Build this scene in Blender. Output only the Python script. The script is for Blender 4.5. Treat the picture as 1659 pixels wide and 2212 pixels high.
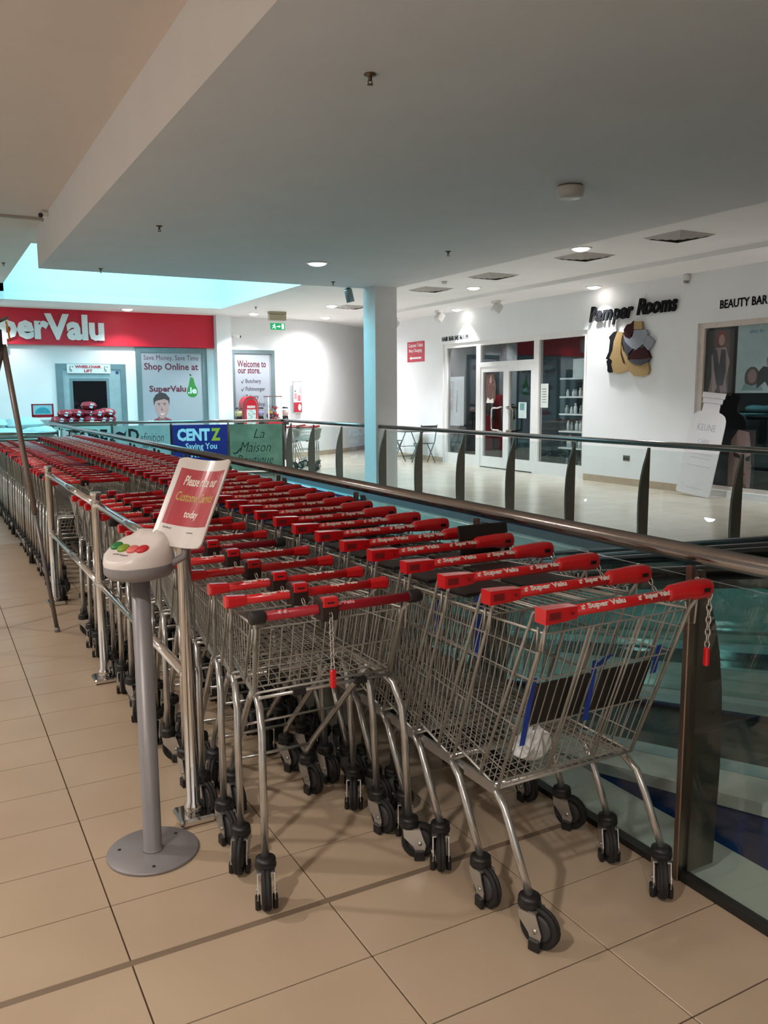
import bpy, bmesh, math, random
from mathutils import Vector, Matrix, Euler

random.seed(7)
for o in list(bpy.data.objects): bpy.data.objects.remove(o, do_unlink=True)
scene = bpy.context.scene
COL = scene.collection

# ------------------------------------------------------------------ camera
F_PX, YAW, PITCH, ROLL = 1804.48, 0.4994, -0.1393, -0.0060
CAM = Vector((-0.397, -2.212, 1.564))
_f = Vector((math.sin(YAW)*math.cos(PITCH), math.cos(YAW)*math.cos(PITCH), math.sin(PITCH)))
_r = Vector((math.cos(YAW), -math.sin(YAW), 0)); _u = _r.cross(_f)
_r2 = _r*math.cos(ROLL) + _u*math.sin(ROLL); _u2 = -_r*math.sin(ROLL) + _u*math.cos(ROLL)
cam_data = bpy.data.cameras.new('camera'); cam = bpy.data.objects.new('camera', cam_data); COL.objects.link(cam)
cam_data.sensor_fit = 'VERTICAL'; cam_data.sensor_height = 36.0; cam_data.lens = 36.0*F_PX/2212.0
cam_data.clip_start = 0.05; cam_data.clip_end = 200
cam.matrix_world = Matrix(((_r2.x, _u2.x, -_f.x, CAM.x), (_r2.y, _u2.y, -_f.y, CAM.y), (_r2.z, _u2.z, -_f.z, CAM.z), (0, 0, 0, 1)))
scene.camera = cam

# ------------------------------------------------------------------ world, exposure, big lights
world = bpy.data.worlds.new('world'); scene.world = world; world.use_nodes = True
world.node_tree.nodes['Background'].inputs[0].default_value = (0.45, 0.75, 0.85, 1)
world.node_tree.nodes['Background'].inputs[1].default_value = 0.4
scene.view_settings.view_transform = 'Standard'; scene.view_settings.look = 'None'
scene.view_settings.exposure = 0.85; scene.view_settings.gamma = 1.0; scene.view_settings.use_curve_mapping = False

scene.cycles.transparent_max_bounces = 32      # many panes stand one behind another in the well

def area_light(name, loc, sx, sy, power, color, rot=(0, 0, 0)):
    d = bpy.data.lights.new(name, 'AREA'); d.shape = 'RECTANGLE'; d.size = sx; d.size_y = sy
    d.energy = power; d.color = color
    o = bpy.data.objects.new(name, d); COL.objects.link(o); o.location = loc; o.rotation_euler = rot
    return o
# daylight falling through the roof light at the top of the light well
area_light('skylight_daylight', (3.3, 12.1, 5.85), 4.1, 3.9, 205, (0.20, 0.84, 1.0))

# added side light without any glazing behind it, whitens the well's right face
area_light('well_side_fill', (1.25, 12.6, 4.95), 1.3, 4.4, 17, (1.0, 0.97, 0.93), (0, math.radians(-90), 0))

def spot(name, loc, power, color=(1.0, 0.93, 0.84), size=130, blend=0.7, radius=0.07, rot=(0, 0, 0)):
    d = bpy.data.lights.new(name, 'SPOT'); d.energy = power; d.color = color
    d.spot_size = math.radians(size); d.spot_blend = blend; d.shadow_soft_size = radius
    o = bpy.data.objects.new(name, d); COL.objects.link(o); o.location = loc; o.rotation_euler = rot
    return o

# ------------------------------------------------------------------ materials
def lin(c):
    if isinstance(c, str):
        c = c.lstrip('#'); c = [int(c[i:i+2], 16)/255 for i in (0, 2, 4)]
    return tuple((x/12.92 if x <= 0.04045 else ((x+0.055)/1.055)**2.4) for x in c)
MATS = {}
def mat(name, color, rough=0.5, metal=0.0, var=0.06, scale=8.0, bump=0.0, bscale=60.0, emit=None, spec=None, coat=0.0):
    if name in MATS: return MATS[name]
    m = bpy.data.materials.new(name); m.use_nodes = True; nt = m.node_tree; b = nt.nodes['Principled BSDF']
    c = lin(color)
    b.inputs['Roughness'].default_value = rough; b.inputs['Metallic'].default_value = metal
    if spec is not None: b.inputs['Specular IOR Level'].default_value = spec
    if coat: b.inputs['Coat Weight'].default_value = coat; b.inputs['Coat Roughness'].default_value = 0.1
    tc = nt.nodes.new('ShaderNodeTexCoord')
    nz = nt.nodes.new('ShaderNodeTexNoise'); nz.inputs['Scale'].default_value = scale; nz.inputs['Detail'].default_value = 4
    nt.links.new(tc.outputs['Object'], nz.inputs['Vector'])
    rp = nt.nodes.new('ShaderNodeValToRGB')
    rp.color_ramp.elements[0].position = 0.3; rp.color_ramp.elements[1].position = 0.7
    rp.color_ramp.elements[0].color = tuple(max(0, x*(1-var)) for x in c)+(1,)
    rp.color_ramp.elements[1].color = tuple(min(1, x*(1+var)) for x in c)+(1,)
    nt.links.new(nz.outputs['Fac'], rp.inputs['Fac']); nt.links.new(rp.outputs['Color'], b.inputs['Base Color'])
    if bump:
        n2 = nt.nodes.new('ShaderNodeTexNoise'); n2.inputs['Scale'].default_value = bscale
        nt.links.new(tc.outputs['Object'], n2.inputs['Vector'])
        bp = nt.nodes.new('ShaderNodeBump'); bp.inputs['Strength'].default_value = bump; bp.inputs['Distance'].default_value = 0.01
        nt.links.new(n2.outputs['Fac'], bp.inputs['Height']); nt.links.new(bp.outputs['Normal'], b.inputs['Normal'])
    if emit:
        b.inputs['Emission Color'].default_value = lin(emit[0])+(1,); b.inputs['Emission Strength'].default_value = emit[1]
    MATS[name] = m
    return m
def glass(name, tint, refl=1.0, rough=0.0):
    if name in MATS: return MATS[name]
    m = bpy.data.materials.new(name); m.use_nodes = True; nt = m.node_tree
    nt.nodes.remove(nt.nodes['Principled BSDF']); out = nt.nodes['Material Output']
    tr = nt.nodes.new('ShaderNodeBsdfTransparent'); tr.inputs[0].default_value = tuple(tint)+(1,)
    gl = nt.nodes.new('ShaderNodeBsdfGlossy'); gl.inputs['Roughness'].default_value = rough
    gl.inputs['Color'].default_value = (refl, refl, refl, 1)
    fr = nt.nodes.new('ShaderNodeFresnel')
    ge = nt.nodes.new('ShaderNodeNewGeometry'); mr = nt.nodes.new('ShaderNodeMapRange')      # same reflectance from either side of the pane
    mr.inputs['To Min'].default_value = 1.45; mr.inputs['To Max'].default_value = 1/1.45
    nt.links.new(ge.outputs['Backfacing'], mr.inputs['Value']); nt.links.new(mr.outputs['Result'], fr.inputs['IOR'])
    mx = nt.nodes.new('ShaderNodeMixShader')
    nt.links.new(fr.outputs[0], mx.inputs[0]); nt.links.new(tr.outputs[0], mx.inputs[1]); nt.links.new(gl.outputs[0], mx.inputs[2])
    nt.links.new(mx.outputs[0], out.inputs['Surface'])
    MATS[name] = m
    return m
def tile_mat(name, c1, c2, grout, rough, grid=None):
    """polished ceramic tile; grid=(w,h) draws the joints where the pieces are too far away to build"""
    m = bpy.data.materials.new(name); m.use_nodes = True; nt = m.node_tree; b = nt.nodes['Principled BSDF']
    ge = nt.nodes.new('ShaderNodeNewGeometry')
    n1 = nt.nodes.new('ShaderNodeTexNoise'); n1.inputs['Scale'].default_value = 2.2; n1.inputs['Detail'].default_value = 1.5
    nt.links.new(ge.outputs['Position'], n1.inputs['Vector'])
    rp = nt.nodes.new('ShaderNodeValToRGB'); rp.color_ramp.elements[0].position = .3; rp.color_ramp.elements[1].position = .7
    rp.color_ramp.elements[0].color = lin(c1)+(1,); rp.color_ramp.elements[1].color = lin(c2)+(1,)
    nt.links.new(n1.outputs['Fac'], rp.inputs['Fac'])
    col = rp.outputs['Color']
    if grid:
        br = nt.nodes.new('ShaderNodeTexBrick'); br.offset = 0.0
        br.inputs['Scale'].default_value = 1.0; br.inputs['Brick Width'].default_value = grid[0]; br.inputs['Row Height'].default_value = grid[1]
        br.inputs['Mortar Size'].default_value = 0.003; br.inputs['Mortar'].default_value = lin(grout)+(1,)
        nt.links.new(ge.outputs['Position'], br.inputs['Vector'])
        nt.links.new(col, br.inputs['Color1']); nt.links.new(col, br.inputs['Color2'])
        col = br.outputs['Color']
    nt.links.new(col, b.inputs['Base Color'])
    n2 = nt.nodes.new('ShaderNodeTexNoise'); n2.inputs['Scale'].default_value = 4; n2.inputs['Detail'].default_value = 1
    nt.links.new(ge.outputs['Position'], n2.inputs['Vector'])
    mr = nt.nodes.new('ShaderNodeMapRange'); mr.inputs['To Min'].default_value = rough*0.85; mr.inputs['To Max'].default_value = rough*1.2
    nt.links.new(n2.outputs['Fac'], mr.inputs['Value']); nt.links.new(mr.outputs['Result'], b.inputs['Roughness'])
    MATS[name] = m
    return m

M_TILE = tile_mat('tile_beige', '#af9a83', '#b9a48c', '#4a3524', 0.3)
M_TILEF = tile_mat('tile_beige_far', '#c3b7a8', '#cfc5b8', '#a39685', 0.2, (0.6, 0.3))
M_GROUT = mat('grout', '#4a3423', 0.9)
M_JOINT = mat('joint_sealant', '#7b6957', 0.6)
M_WALL = mat('wall_paint', '#edeff2', 0.75, var=0.015, scale=3)
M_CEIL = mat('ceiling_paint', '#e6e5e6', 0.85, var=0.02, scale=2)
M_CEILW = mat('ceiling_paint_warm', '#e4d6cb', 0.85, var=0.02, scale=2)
M_CEILB = mat('ceiling_paint_lit', '#f3f2f2', 0.85, var=0.02, scale=2)  # lighter copy of the ceiling paint; the walkway's brightness is put into the colour
M_SKIRT = mat('skirting_tile', '#b7a48e', 0.4)
M_STEEL = mat('brushed_steel', '#9a9593', 0.18, 1.0, bump=0.05, bscale=300)
M_STEELD = mat('dark_steel', '#7d7870', 0.4, 1.0)
M_CHROME = mat('chrome', '#dcdbda', 0.07, 1.0, var=0.02)
M_ZINC = mat('zinc_wire', '#b4b3ad', 0.4, 0.55, var=0.12, scale=20)
M_ZINCT = mat('zinc_tube', '#c2c2c0', 0.25, 0.85, var=0.1, scale=20)
M_RED = mat('handle_red', '#d8121c', 0.3, var=0.05, coat=0.3)
M_CRIM = mat('handle_crimson', '#a5182a', 0.35, var=0.05)
M_BLACK = mat('black_plastic', '#1b1a1b', 0.45)
M_RUB = mat('grey_rubber', '#3b393a', 0.6)
M_TYRE = mat('tyre_rubber', '#1d1c1c', 0.7)
M_WHITE = mat('white_print', '#f0e6df', 0.5, var=0.02)
M_BLUE = mat('blue_strap', '#1c3fa0', 0.6)
M_GLASSB = glass('balustrade_glass', (0.93, 0.965, 0.955))
M_GLASSW = glass('shop_glass', (0.89, 0.92, 0.92))
M_GLASSC = glass('clear_plastic', (0.93, 0.95, 0.95))

# ------------------------------------------------------------------ mesh helpers
class MB:
    def __init__(s): s.v = []; s.f = []; s.sm = []; s.mi = []; s.cur = 0
    def add(s, vs, fs, smooth=False, M=None):
        b = len(s.v)
        s.v += [tuple(M @ Vector(p)) if M is not None else tuple(p) for p in vs]
        for f in fs: s.f.append([i+b for i in f]); s.sm.append(smooth); s.mi.append(s.cur)
        return s
    def box(s, x0, x1, y0, y1, z0, z1, M=None):
        v = [(x0, y0, z0), (x1, y0, z0), (x1, y1, z0), (x0, y1, z0), (x0, y0, z1), (x1, y0, z1), (x1, y1, z1), (x0, y1, z1)]
        return s.add(v, [(3, 2, 1, 0), (4, 5, 6, 7), (0, 1, 5, 4), (1, 2, 6, 5), (2, 3, 7, 6), (3, 0, 4, 7)], False, M)
    def bbox(s, x0, x1, y0, y1, z0, z1, b=0.005, M=None):
        """box with chamfered vertical and horizontal edges"""
        vs = []; idx = {}
        fs = []
        lo = (x0, y0, z0); hi = (x1, y1, z1)
        for sx in (0, 1):
            for sy in (0, 1):
                for sz in (0, 1):
                    c = [hi[k] if q else lo[k] for k, q in enumerate((sx, sy, sz))]
                    for ax in range(3):
                        p = list(c)
                        for k in range(3):
                            if k != ax: p[k] += -b if (sx, sy, sz)[k] else b
                        idx[(sx, sy, sz, ax)] = len(vs); vs.append(tuple(p))
        def I(x, y, z, a): return idx[(x, y, z, a)]
        fs += [[I(0, 0, 0, 0), I(0, 0, 1, 0), I(0, 1, 1, 0), I(0, 1, 0, 0)], [I(1, 0, 0, 0), I(1, 1, 0, 0), I(1, 1, 1, 0), I(1, 0, 1, 0)],
               [I(0, 0, 0, 1), I(1, 0, 0, 1), I(1, 0, 1, 1), I(0, 0, 1, 1)], [I(0, 1, 0, 1), I(0, 1, 1, 1), I(1, 1, 1, 1), I(1, 1, 0, 1)],
               [I(0, 0, 0, 2), I(0, 1, 0, 2), I(1, 1, 0, 2), I(1, 0, 0, 2)], [I(0, 0, 1, 2), I(1, 0, 1, 2), I(1, 1, 1, 2), I(0, 1, 1, 2)]]
        for a in (0, 1):
            for c in (0, 1):
                fs.append([I(0, a, c, 1), I(1, a, c, 1), I(1, a, c, 2), I(0, a, c, 2)])
                fs.append([I(a, 0, c, 0), I(a, 1, c, 0), I(a, 1, c, 2), I(a, 0, c, 2)])
                fs.append([I(a, c, 0, 0), I(a, c, 1, 0), I(a, c, 1, 1), I(a, c, 0, 1)])
                for d in (0, 1): pass
        for sx in (0, 1):
            for sy in (0, 1):
                for sz in (0, 1): fs.append([I(sx, sy, sz, 0), I(sx, sy, sz, 1), I(sx, sy, sz, 2)])
        return s.add(vs, fs, False, M)
    def tube(s, pts, r, n=8, cap=True, closed=False, M=None, smooth=True):
        pts = [Vector(p) for p in pts]; k = len(pts)
        rs = r if isinstance(r, (list, tuple)) else [r]*k
        vs = []; prev = None
        for i, p in enumerate(pts):
            if closed: d = pts[(i+1) % k]-pts[i-1]
            else: d = (pts[min(i+1, k-1)]-pts[max(i-1, 0)])
            d.normalize()
            if prev is None:
                a = Vector((0, 0, 1)) if abs(d.z) < 0.9 else Vector((1, 0, 0))
                prev = d.cross(a).normalized()
            else:
                prev = (prev - d*prev.dot(d)).normalized()
            q = d.cross(prev)
            for j in range(n):
                t = 2*math.pi*(j+0.5)/n
                vs.append(p+(prev*math.cos(t)+q*math.sin(t))*rs[i])
        fs = []
        for i in range(k if closed else k-1):
            a = i*n; b = ((i+1) % k)*n
            for j in range(n): fs.append((a+j, a+(j+1) % n, b+(j+1) % n, b+j))
        s.add(vs, fs, smooth, M)
        if cap and not closed:
            b0 = len(s.v)-len(vs)
            s.f.append([b0+j for j in reversed(range(n))]); s.f.append([b0+(k-1)*n+j for j in range(n)]); s.sm += [False, False]; s.mi += [s.cur, s.cur]
        return s
    def wire(s, p, q, r): return s.tube((p, q), r, 4, False, smooth=True)
    def lathe(s, prof, n=20, M=None, smooth=True, axis='z'):
        vs = []; fs = []
        for (r, z) in prof:
            for j in range(n):
                t = 2*math.pi*j/n
                p = (r*math.cos(t), r*math.sin(t), z)
                if axis == 'x': p = (z, p[0], p[1])
                elif axis == 'y': p = (p[1], z, p[0])
                vs.append(p)
        for i in range(len(prof)-1):
            for j in range(n): fs.append((i*n+j, i*n+(j+1) % n, (i+1)*n+(j+1) % n, (i+1)*n+j))
        s.add(vs, fs, smooth, M)
        b0 = len(s.v)-len(vs)
        if prof[0][0] > 1e-5: s.f.append([b0+j for j in reversed(range(n))]); s.sm.append(False); s.mi.append(s.cur)
        if prof[-1][0] > 1e-5: s.f.append([b0+(len(prof)-1)*n+j for j in range(n)]); s.sm.append(False); s.mi.append(s.cur)
        return s
    def prism(s, poly, h0, h1, M=None):
        """2-D polygon (x,y) extruded along local z"""
        n = len(poly)
        vs = [(x, y, h0) for x, y in poly]+[(x, y, h1) for x, y in poly]
        fs = [list(reversed(range(n))), [n+i for i in range(n)]]+[(i, (i+1) % n, n+(i+1) % n, n+i) for i in range(n)]
        return s.add(vs, fs, False, M)
    def ellipsoid(s, c, rx, ry, rz, n=14, m=8, M=None):
        vs = [(c[0], c[1], c[2]-rz)]; fs = []
        for i in range(1, m):
            t = math.pi*i/m
            for j in range(n):
                a = 2*math.pi*j/n
                vs.append((c[0]+rx*math.sin(t)*math.cos(a), c[1]+ry*math.sin(t)*math.sin(a), c[2]-rz*math.cos(t)))
        vs.append((c[0], c[1], c[2]+rz))
        for j in range(n): fs.append((0, 1+(j+1) % n, 1+j)); fs.append((len(vs)-1, 1+(m-2)*n+j, 1+(m-2)*n+(j+1) % n))
        for i in range(m-2):
            for j in range(n): fs.append((1+i*n+j, 1+i*n+(j+1) % n, 1+(i+1)*n+(j+1) % n, 1+(i+1)*n+j))
        return s.add(vs, fs, True, M)
    def mesh(s, name, mats):
        me = bpy.data.meshes.new(name); me.from_pydata(s.v, [], s.f); me.update()
        me.polygons.foreach_set('use_smooth', s.sm)
        for m in (mats if isinstance(mats, (list, tuple)) else [mats]): me.materials.append(m)
        me.polygons.foreach_set('material_index', s.mi)
        bm = bmesh.new(); bm.from_mesh(me); bmesh.ops.recalc_face_normals(bm, faces=bm.faces); bm.to_mesh(me); bm.free()
        return me
    def build(s, name, mats, parent=None, loc=None, rot=None): return link(name, s.mesh(name, mats), parent, loc, rot)

def link(name, data, parent=None, loc=None, rot=None):
    o = bpy.data.objects.new(name, data); COL.objects.link(o)
    if parent is not None: o.parent = parent
    if loc is not None: o.location = loc
    if rot is not None: o.rotation_euler = rot
    return o
def tag(o, label, cat, group=None):
    o['label'] = label; o['category'] = cat
    if group: o['group'] = group
    return o
def thing(name, label, cat, loc=(0, 0, 0), rz=0, group=None):
    return tag(link(name, None, None, loc, (0, 0, rz)), label, cat, group)
def struct(o): o['kind'] = 'structure'; return o
def child(name, mb, m, parent):
    """part whose mesh was written in world coordinates"""
    o = mb.build(name, m, parent)
    if parent is not None: o.matrix_parent_inverse = wm(parent).inverted()
    return o
def wm(o):
    m = Matrix.LocRotScale(o.location, o.rotation_euler, None)
    return m if o.parent is None else wm(o.parent) @ o.matrix_parent_inverse @ m
def copy_tree(o, parent=None, depth=9):
    c = o.copy(); COL.objects.link(c); c.parent = parent
    if parent is not None: c.matrix_parent_inverse = o.matrix_parent_inverse.copy()
    if depth > 0:
        for ch in o.children: copy_tree(ch, c, depth-1)
    return c

# wall frames: columns = reading direction, up, outward normal
FACE_NEGY = Matrix(((1, 0, 0), (0, 0, -1), (0, 1, 0))).to_4x4()
FACE_NEGX = Matrix(((0, 0, -1), (-1, 0, 0), (0, 1, 0))).to_4x4()
def frame(face, origin): return Matrix.Translation(origin) @ face

# lettering is evaluated in a scratch scene so that the big scene is not re-evaluated for every word
SCR = bpy.data.scenes.new('scratch')
def font_mesh(s, bold=0.0, shear=0.0, extrude=0.02):
    cu = bpy.data.curves.new('lettering', 'FONT'); cu.body = s; cu.size = 1.0; cu.extrude = extrude; cu.offset = bold; cu.shear = shear
    cu.resolution_u = 2
    o = bpy.data.objects.new('lettering', cu); SCR.collection.objects.link(o)
    with bpy.context.temp_override(scene=SCR, view_layer=SCR.view_layers[0]):
        dg = bpy.context.evaluated_depsgraph_get(); dg.update()
        me = bpy.data.meshes.new_from_object(o.evaluated_get(dg))
    bpy.data.objects.remove(o, do_unlink=True); bpy.data.curves.remove(cu)
    return me
def text_mesh(s, w=None, h=None, depth=0.002, bold=0.0, shear=0.0, m=None, center=False):
    """lettering mesh in its XY plane, scaled to width w and/or height h, lower-left at the origin"""
    me = font_mesh(s, bold, shear)
    xs = [v.co.x for v in me.vertices]; ys = [v.co.y for v in me.vertices]; zs = [v.co.z for v in me.vertices]
    x0, x1, y0, y1 = min(xs), max(xs), min(ys), max(ys); z0, z1 = min(zs), max(zs)
    sx = w/(x1-x0) if w else None; sy = h/(y1-y0) if h else None
    sx = sx or sy; sy = sy or sx
    ox = (x0+x1)/2 if center else x0; oy = (y0+y1)/2 if center else y0
    for v in me.vertices: v.co = ((v.co.x-ox)*sx, (v.co.y-oy)*sy, (v.co.z-z0)/(z1-z0)*depth)
    me.materials.clear()
    if m: me.materials.append(m)
    return me
def text_on(name, s, M, w, h, m, parent=None, depth=0.002, bold=0.0, shear=0.0, center=False):
    me = text_mesh(s, w, h, depth, bold, shear, m, center); me.transform(M)
    o = link(name, me, parent)
    if parent is not None: o.matrix_parent_inverse = Matrix.LocRotScale(parent.location, parent.rotation_euler, None).inverted()
    return o
def T(x, y, z): return Matrix.Translation((x, y, z))
def RZ(a): return Matrix.Rotation(a, 4, 'Z')
def RX(a): return Matrix.Rotation(a, 4, 'X')
def RY(a): return Matrix.Rotation(a, 4, 'Y')
_ONES = ['', 'first', 'second', 'third', 'fourth', 'fifth', 'sixth', 'seventh', 'eighth', 'ninth', 'tenth', 'eleventh', 'twelfth', 'thirteenth', 'fourteenth', 'fifteenth', 'sixteenth', 'seventeenth', 'eighteenth', 'nineteenth']
_TENS = {2: 'twent', 3: 'thirt', 4: 'fort', 5: 'fift'}
def ordinal(n):
    if n < 20: return _ONES[n]
    t, r = divmod(n, 10)
    return _TENS[t]+('ieth' if r == 0 else 'y-'+_ONES[r])
# ================================================================== the setting
def sbox(name, m, *b): 
    mb = MB(); mb.box(*b); return struct(mb.build(name, m))
# near concourse floor: slab with each tile a piece of its own in the zone where tiles can be told apart
TX0, TX1, TY0, TY1 = -0.6, 1.645, -1.8, 7.5
floor = sbox('floor', M_GROUT, TX0, 1.94, TY0, TY1, -0.35, -0.004)
tile_cache = {}
cols = [(-0.6, 0.0), (0.0, 0.6), (0.6, 1.2), (1.2, 1.645)]
g = 0.0022
for r in range(int(round(TY0/0.3)), int(round(TY1/0.3))):
    for (x0, x1) in cols:
        y0, y1 = r*0.3, r*0.3+0.3
        a = 0.013 if r == 0 else g; b = 0.013 if r == -1 else g
        key = (round(x1-x0, 3), a, b)
        if key not in tile_cache:
            mb = MB(); w = x1-x0
            mb.bbox(g, w-g, a, 0.3-b, -0.012, 0.0, 0.0012); tile_cache[key] = mb.mesh('floor_tile', M_TILE)
        o = link('floor_tile', tile_cache[key], floor, (x0, y0, 0))
mb = MB(); mb.box(TX0, 1.645, -0.0125, 0.0125, -0.006, -0.0012); mb.build('expansion_joint', M_JOINT, floor)
mb = MB(); mb.box(1.645, 1.94, TY0, TY1, -0.006, 0.0); mb.build('ledge_cover', mat('ledge_grey', '#b9c2ba', 0.3), floor)
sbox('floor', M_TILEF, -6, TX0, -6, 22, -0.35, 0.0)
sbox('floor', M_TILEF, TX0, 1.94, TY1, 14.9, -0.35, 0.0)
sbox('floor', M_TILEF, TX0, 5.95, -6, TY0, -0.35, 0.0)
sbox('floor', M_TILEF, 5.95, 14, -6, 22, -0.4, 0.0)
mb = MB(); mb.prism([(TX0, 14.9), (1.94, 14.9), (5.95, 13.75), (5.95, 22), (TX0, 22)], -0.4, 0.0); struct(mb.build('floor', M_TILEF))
M_FASCIA = mat('slab_edge', '#cfe0de', 0.5)
sbox('trim_1', M_FASCIA, 5.93, 5.95, -2, 13.7, -1.75, -0.06)
sbox('trim_2', mat('slab_edge_shade', '#767c86', 0.5), 5.91, 5.93, -2, 13.7, -0.13, 0.0)  # shade along the top of the slab edge, put into a darker colour
sbox('floor', mat('lower_floor', '#a9c0bb', 0.3), -6, 14, -6, 24, -4.3, -4.1)
M_LOW = mat('lower_wall', '#9cc4bf', 0.6)
sbox('wall_lower_left', M_LOW, -6.1, -6, -6, 24, -4.1, 0)
sbox('wall_lower_right', M_LOW, 8.2, 8.3, -6, 24, -4.1, -0.4)
sbox('wall_lower_back', M_LOW, -6, 14, 23.9, 24, -4.1, 0)
sbox('wall_lower_front', M_LOW, -6, 14, -6.1, -6, -4.1, 0)
# outer walls of the upper level
sbox('wall_left', M_WALL, -6.1, -6, -6, 22, 0, 3.75)
sbox('wall_front', M_WALL, -6, 14, -6.1, -6, 0, 3.9)
sbox('wall_end', M_WALL, 7.6, 14, 22, 22.1, 0, 3.9)
sbox('wall_side', M_WALL, 14, 14.1, -6, 22, 0, 3.9)
sbox('wall_back', M_WALL, -6, 7.6, 17.6, 17.75, 0, 3.75)
sbox('wall_pillar', M_WALL, 5.78, 6.14, 17.3, 17.6, 0, 3.45)
cw = [(7.6, 17.6), (8.0, 17.66), (8.4, 17.79), (8.9, 18.03), (9.5, 18.4), (10.1, 18.84), (10.9, 19.5), (12, 20.6), (13.2, 22)]
mb = MB(); n = len(cw)
mb.add([(x, y, 0) for x, y in cw]+[(x, y, 3.45) for x, y in cw], [(i, i+1, n+i+1, n+i) for i in range(n-1)], True)
struct(mb.build('wall_curved', M_WALL))
mb = MB()
for i in range(n-1):
    (ax, ay), (bx, by) = cw[i], cw[i+1]
    mb.add([(ax, ay-0.015, 0), (bx, by-0.015, 0), (bx, by-0.015, 0.12), (ax, ay-0.015, 0.12), (ax, ay, 0.12), (bx, by, 0.12)], [(0, 1, 2, 3), (3, 2, 5, 4)])
struct(mb.build('baseboard_curved', M_SKIRT))
# salon wall with its two openings
PX = 10.12
W = []
for (y0, y1, z0, z1) in [(-6, 4.2, 0, 3.45), (4.2, 6.97, 2.62, 3.45), (4.2, 6.97, 0, 0.1), (6.97, 9.42, 0, 3.45), (9.42, 14.2, 2.70, 3.45), (14.2, 16.35, 0, 3.45)]:
    W.append((PX, PX+0.16, y0, y1, z0, z1))
mb = MB()
for b in W: mb.box(*b)
struct(mb.build('wall_right', M_WALL))
for i, (y0, y1) in enumerate([(6.97, 9.42), (14.2, 16.35), (-6, 4.2)]):
    sbox('baseboard_right', M_SKIRT, PX-0.015, PX, y0, y1, 0, 0.12)
sbox('wall_corridor', M_WALL, PX+0.16, 14, 16.2, 16.35, 0, 3.45)
# ceilings
sbox('ceiling_bulkhead', M_CEIL, 1.06, 6.31, -6, 9.95, 3.245, 3.9)
sbox('ceiling_left', M_CEILW, -6, 1.12, -6, 22, 3.75, 3.9)
sbox('ceiling_left', M_CEILW, 1.12, 1.9, 9.95, 11.1, 3.75, 3.9)
sbox('ceiling_far', M_CEILB, 1.12, 14, 15.9, 22, 3.45, 3.6)
sbox('ceiling_far', M_CEILB, 5.46, 14, 9.95, 15.9, 3.45, 3.6)
sbox('ceiling_right', M_CEILB, 6.31, 14, -6, 9.95, 3.45, 3.6)
sbox('trim_3', M_CEILB, 9.05, PX, -6, 16.35, 3.385, 3.45)
sbox('trim_4', M_CEIL, 0.9, 1.12, 15.9, 17.6, 3.45, 3.75)
# light well
WT = 5.9
sbox('wall_well_back', M_WALL, 1.0, 5.6, 15.9, 16.0, 3.6, WT)
sbox('wall_well_right', M_WALL, 5.46, 5.56, 9.95, 15.9, 3.6, WT)
sbox('wall_well_left', M_WALL, 1.02, 1.12, 9.95, 15.9, 3.9, WT)
sbox('wall_well_front', M_WALL, 1.0, 5.6, 9.85, 9.95, 3.9, WT)
sbox('ceiling_well', M_WALL, 1.0, 5.6, 9.85, 16.0, WT, WT+0.1)
# column at the corner of the bulkhead
o = sbox('wall_column', mat('column_paint', '#f0f0f2', 0.75, var=0.02), 5.91, 6.30, 9.6, 10.0, 0, 3.3)

# ================================================================== balustrades
def fin(sx):
    """blade-shaped post: straight inner edge, bulging outer edge (profile in x,z)"""
    out = [(0.0, 0.02), (0.0, 1.02)]
    for z, w in [(1.02, 0.018), (0.93, 0.045), (0.84, 0.078), (0.74, 0.103), (0.62, 0.122), (0.5, 0.13), (0.35, 0.132), (0.15, 0.125), (0.02, 0.12)]:
        out.append((sx*w, z))
    return out
FINM = Matrix(((1, 0, 0, 0), (0, 0, 1, 0), (0, 1, 0, 0), (0, 0, 0, 1)))     # prism x,y,h -> x,h,z
def balustrade(label, xg, side, ys, y0, y1, bars=True, grp='glass balustrades round the open well'):
    """straight run along y; side=+1: void lies at larger x"""
    t = thing('glass_balustrade', label, 'balustrade', (xg, y0, 0), 0, grp)
    mb = MB(); mb.tube([(xg+side*0.04, y0, 1.063), (xg+side*0.04, y1, 1.063)], 0.030, 20); h = child('handrail', mb, M_STEEL, t)
    mb = MB(); mb.box(xg-0.02, xg+0.02, y0, y1, -0.02, 0.022); child('base_channel', mb, mat('channel_black', '#22211f', 0.5), t)
    pm = MB(); pm.prism(fin(side), -0.012, 0.012, FINM); post_me = pm.mesh('post', M_STEELD)
    bm_ = MB(); bm_.bbox(-0.012, 0.012, -0.011, 0.011, 0.0, 1.04, 0.003); bar_me = bm_.mesh('inner_bar', mat('bar_bronze', '#8b7b72', 0.3, 1.0))
    for y in ys:
        p = link('post', post_me, t, (side*0.012, y-y0, 0))
        if bars: link('inner_bar', bar_me, p, (-side*0.032, 0, 0))
    edges = [y0]+list(ys)+[y1] if ys[0]-y0 > 0.2 else list(ys)+[y1]
    for a, b in zip(edges[:-1], edges[1:]):
        if b-a < 0.1: continue
        gm = MB(); gm.box(xg-0.005, xg+0.005, a+0.006, b-0.006, 0.02, 1.0); child('glass_panel', gm, M_GLASSB, t)
    return t
near_posts = [-0.45+1.145*k for k in range(-1, 14)]
balustrade('long glass balustrade with steel handrail right beside the row of large trolleys', 1.66, 1, near_posts, -1.7, 14.85)
far_posts = [9.45-1.107*k for k in range(0, 11)][::-1]
balustrade('glass balustrade across the well in front of the salon, ending at the column', 6.02, -1, far_posts, -2.2, 9.66, False)
balustrade('glass balustrade between the column and the corner with the trolleys', 6.02, -1, [11.04, 12.25, 13.35], 10.0, 13.72, False)
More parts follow.
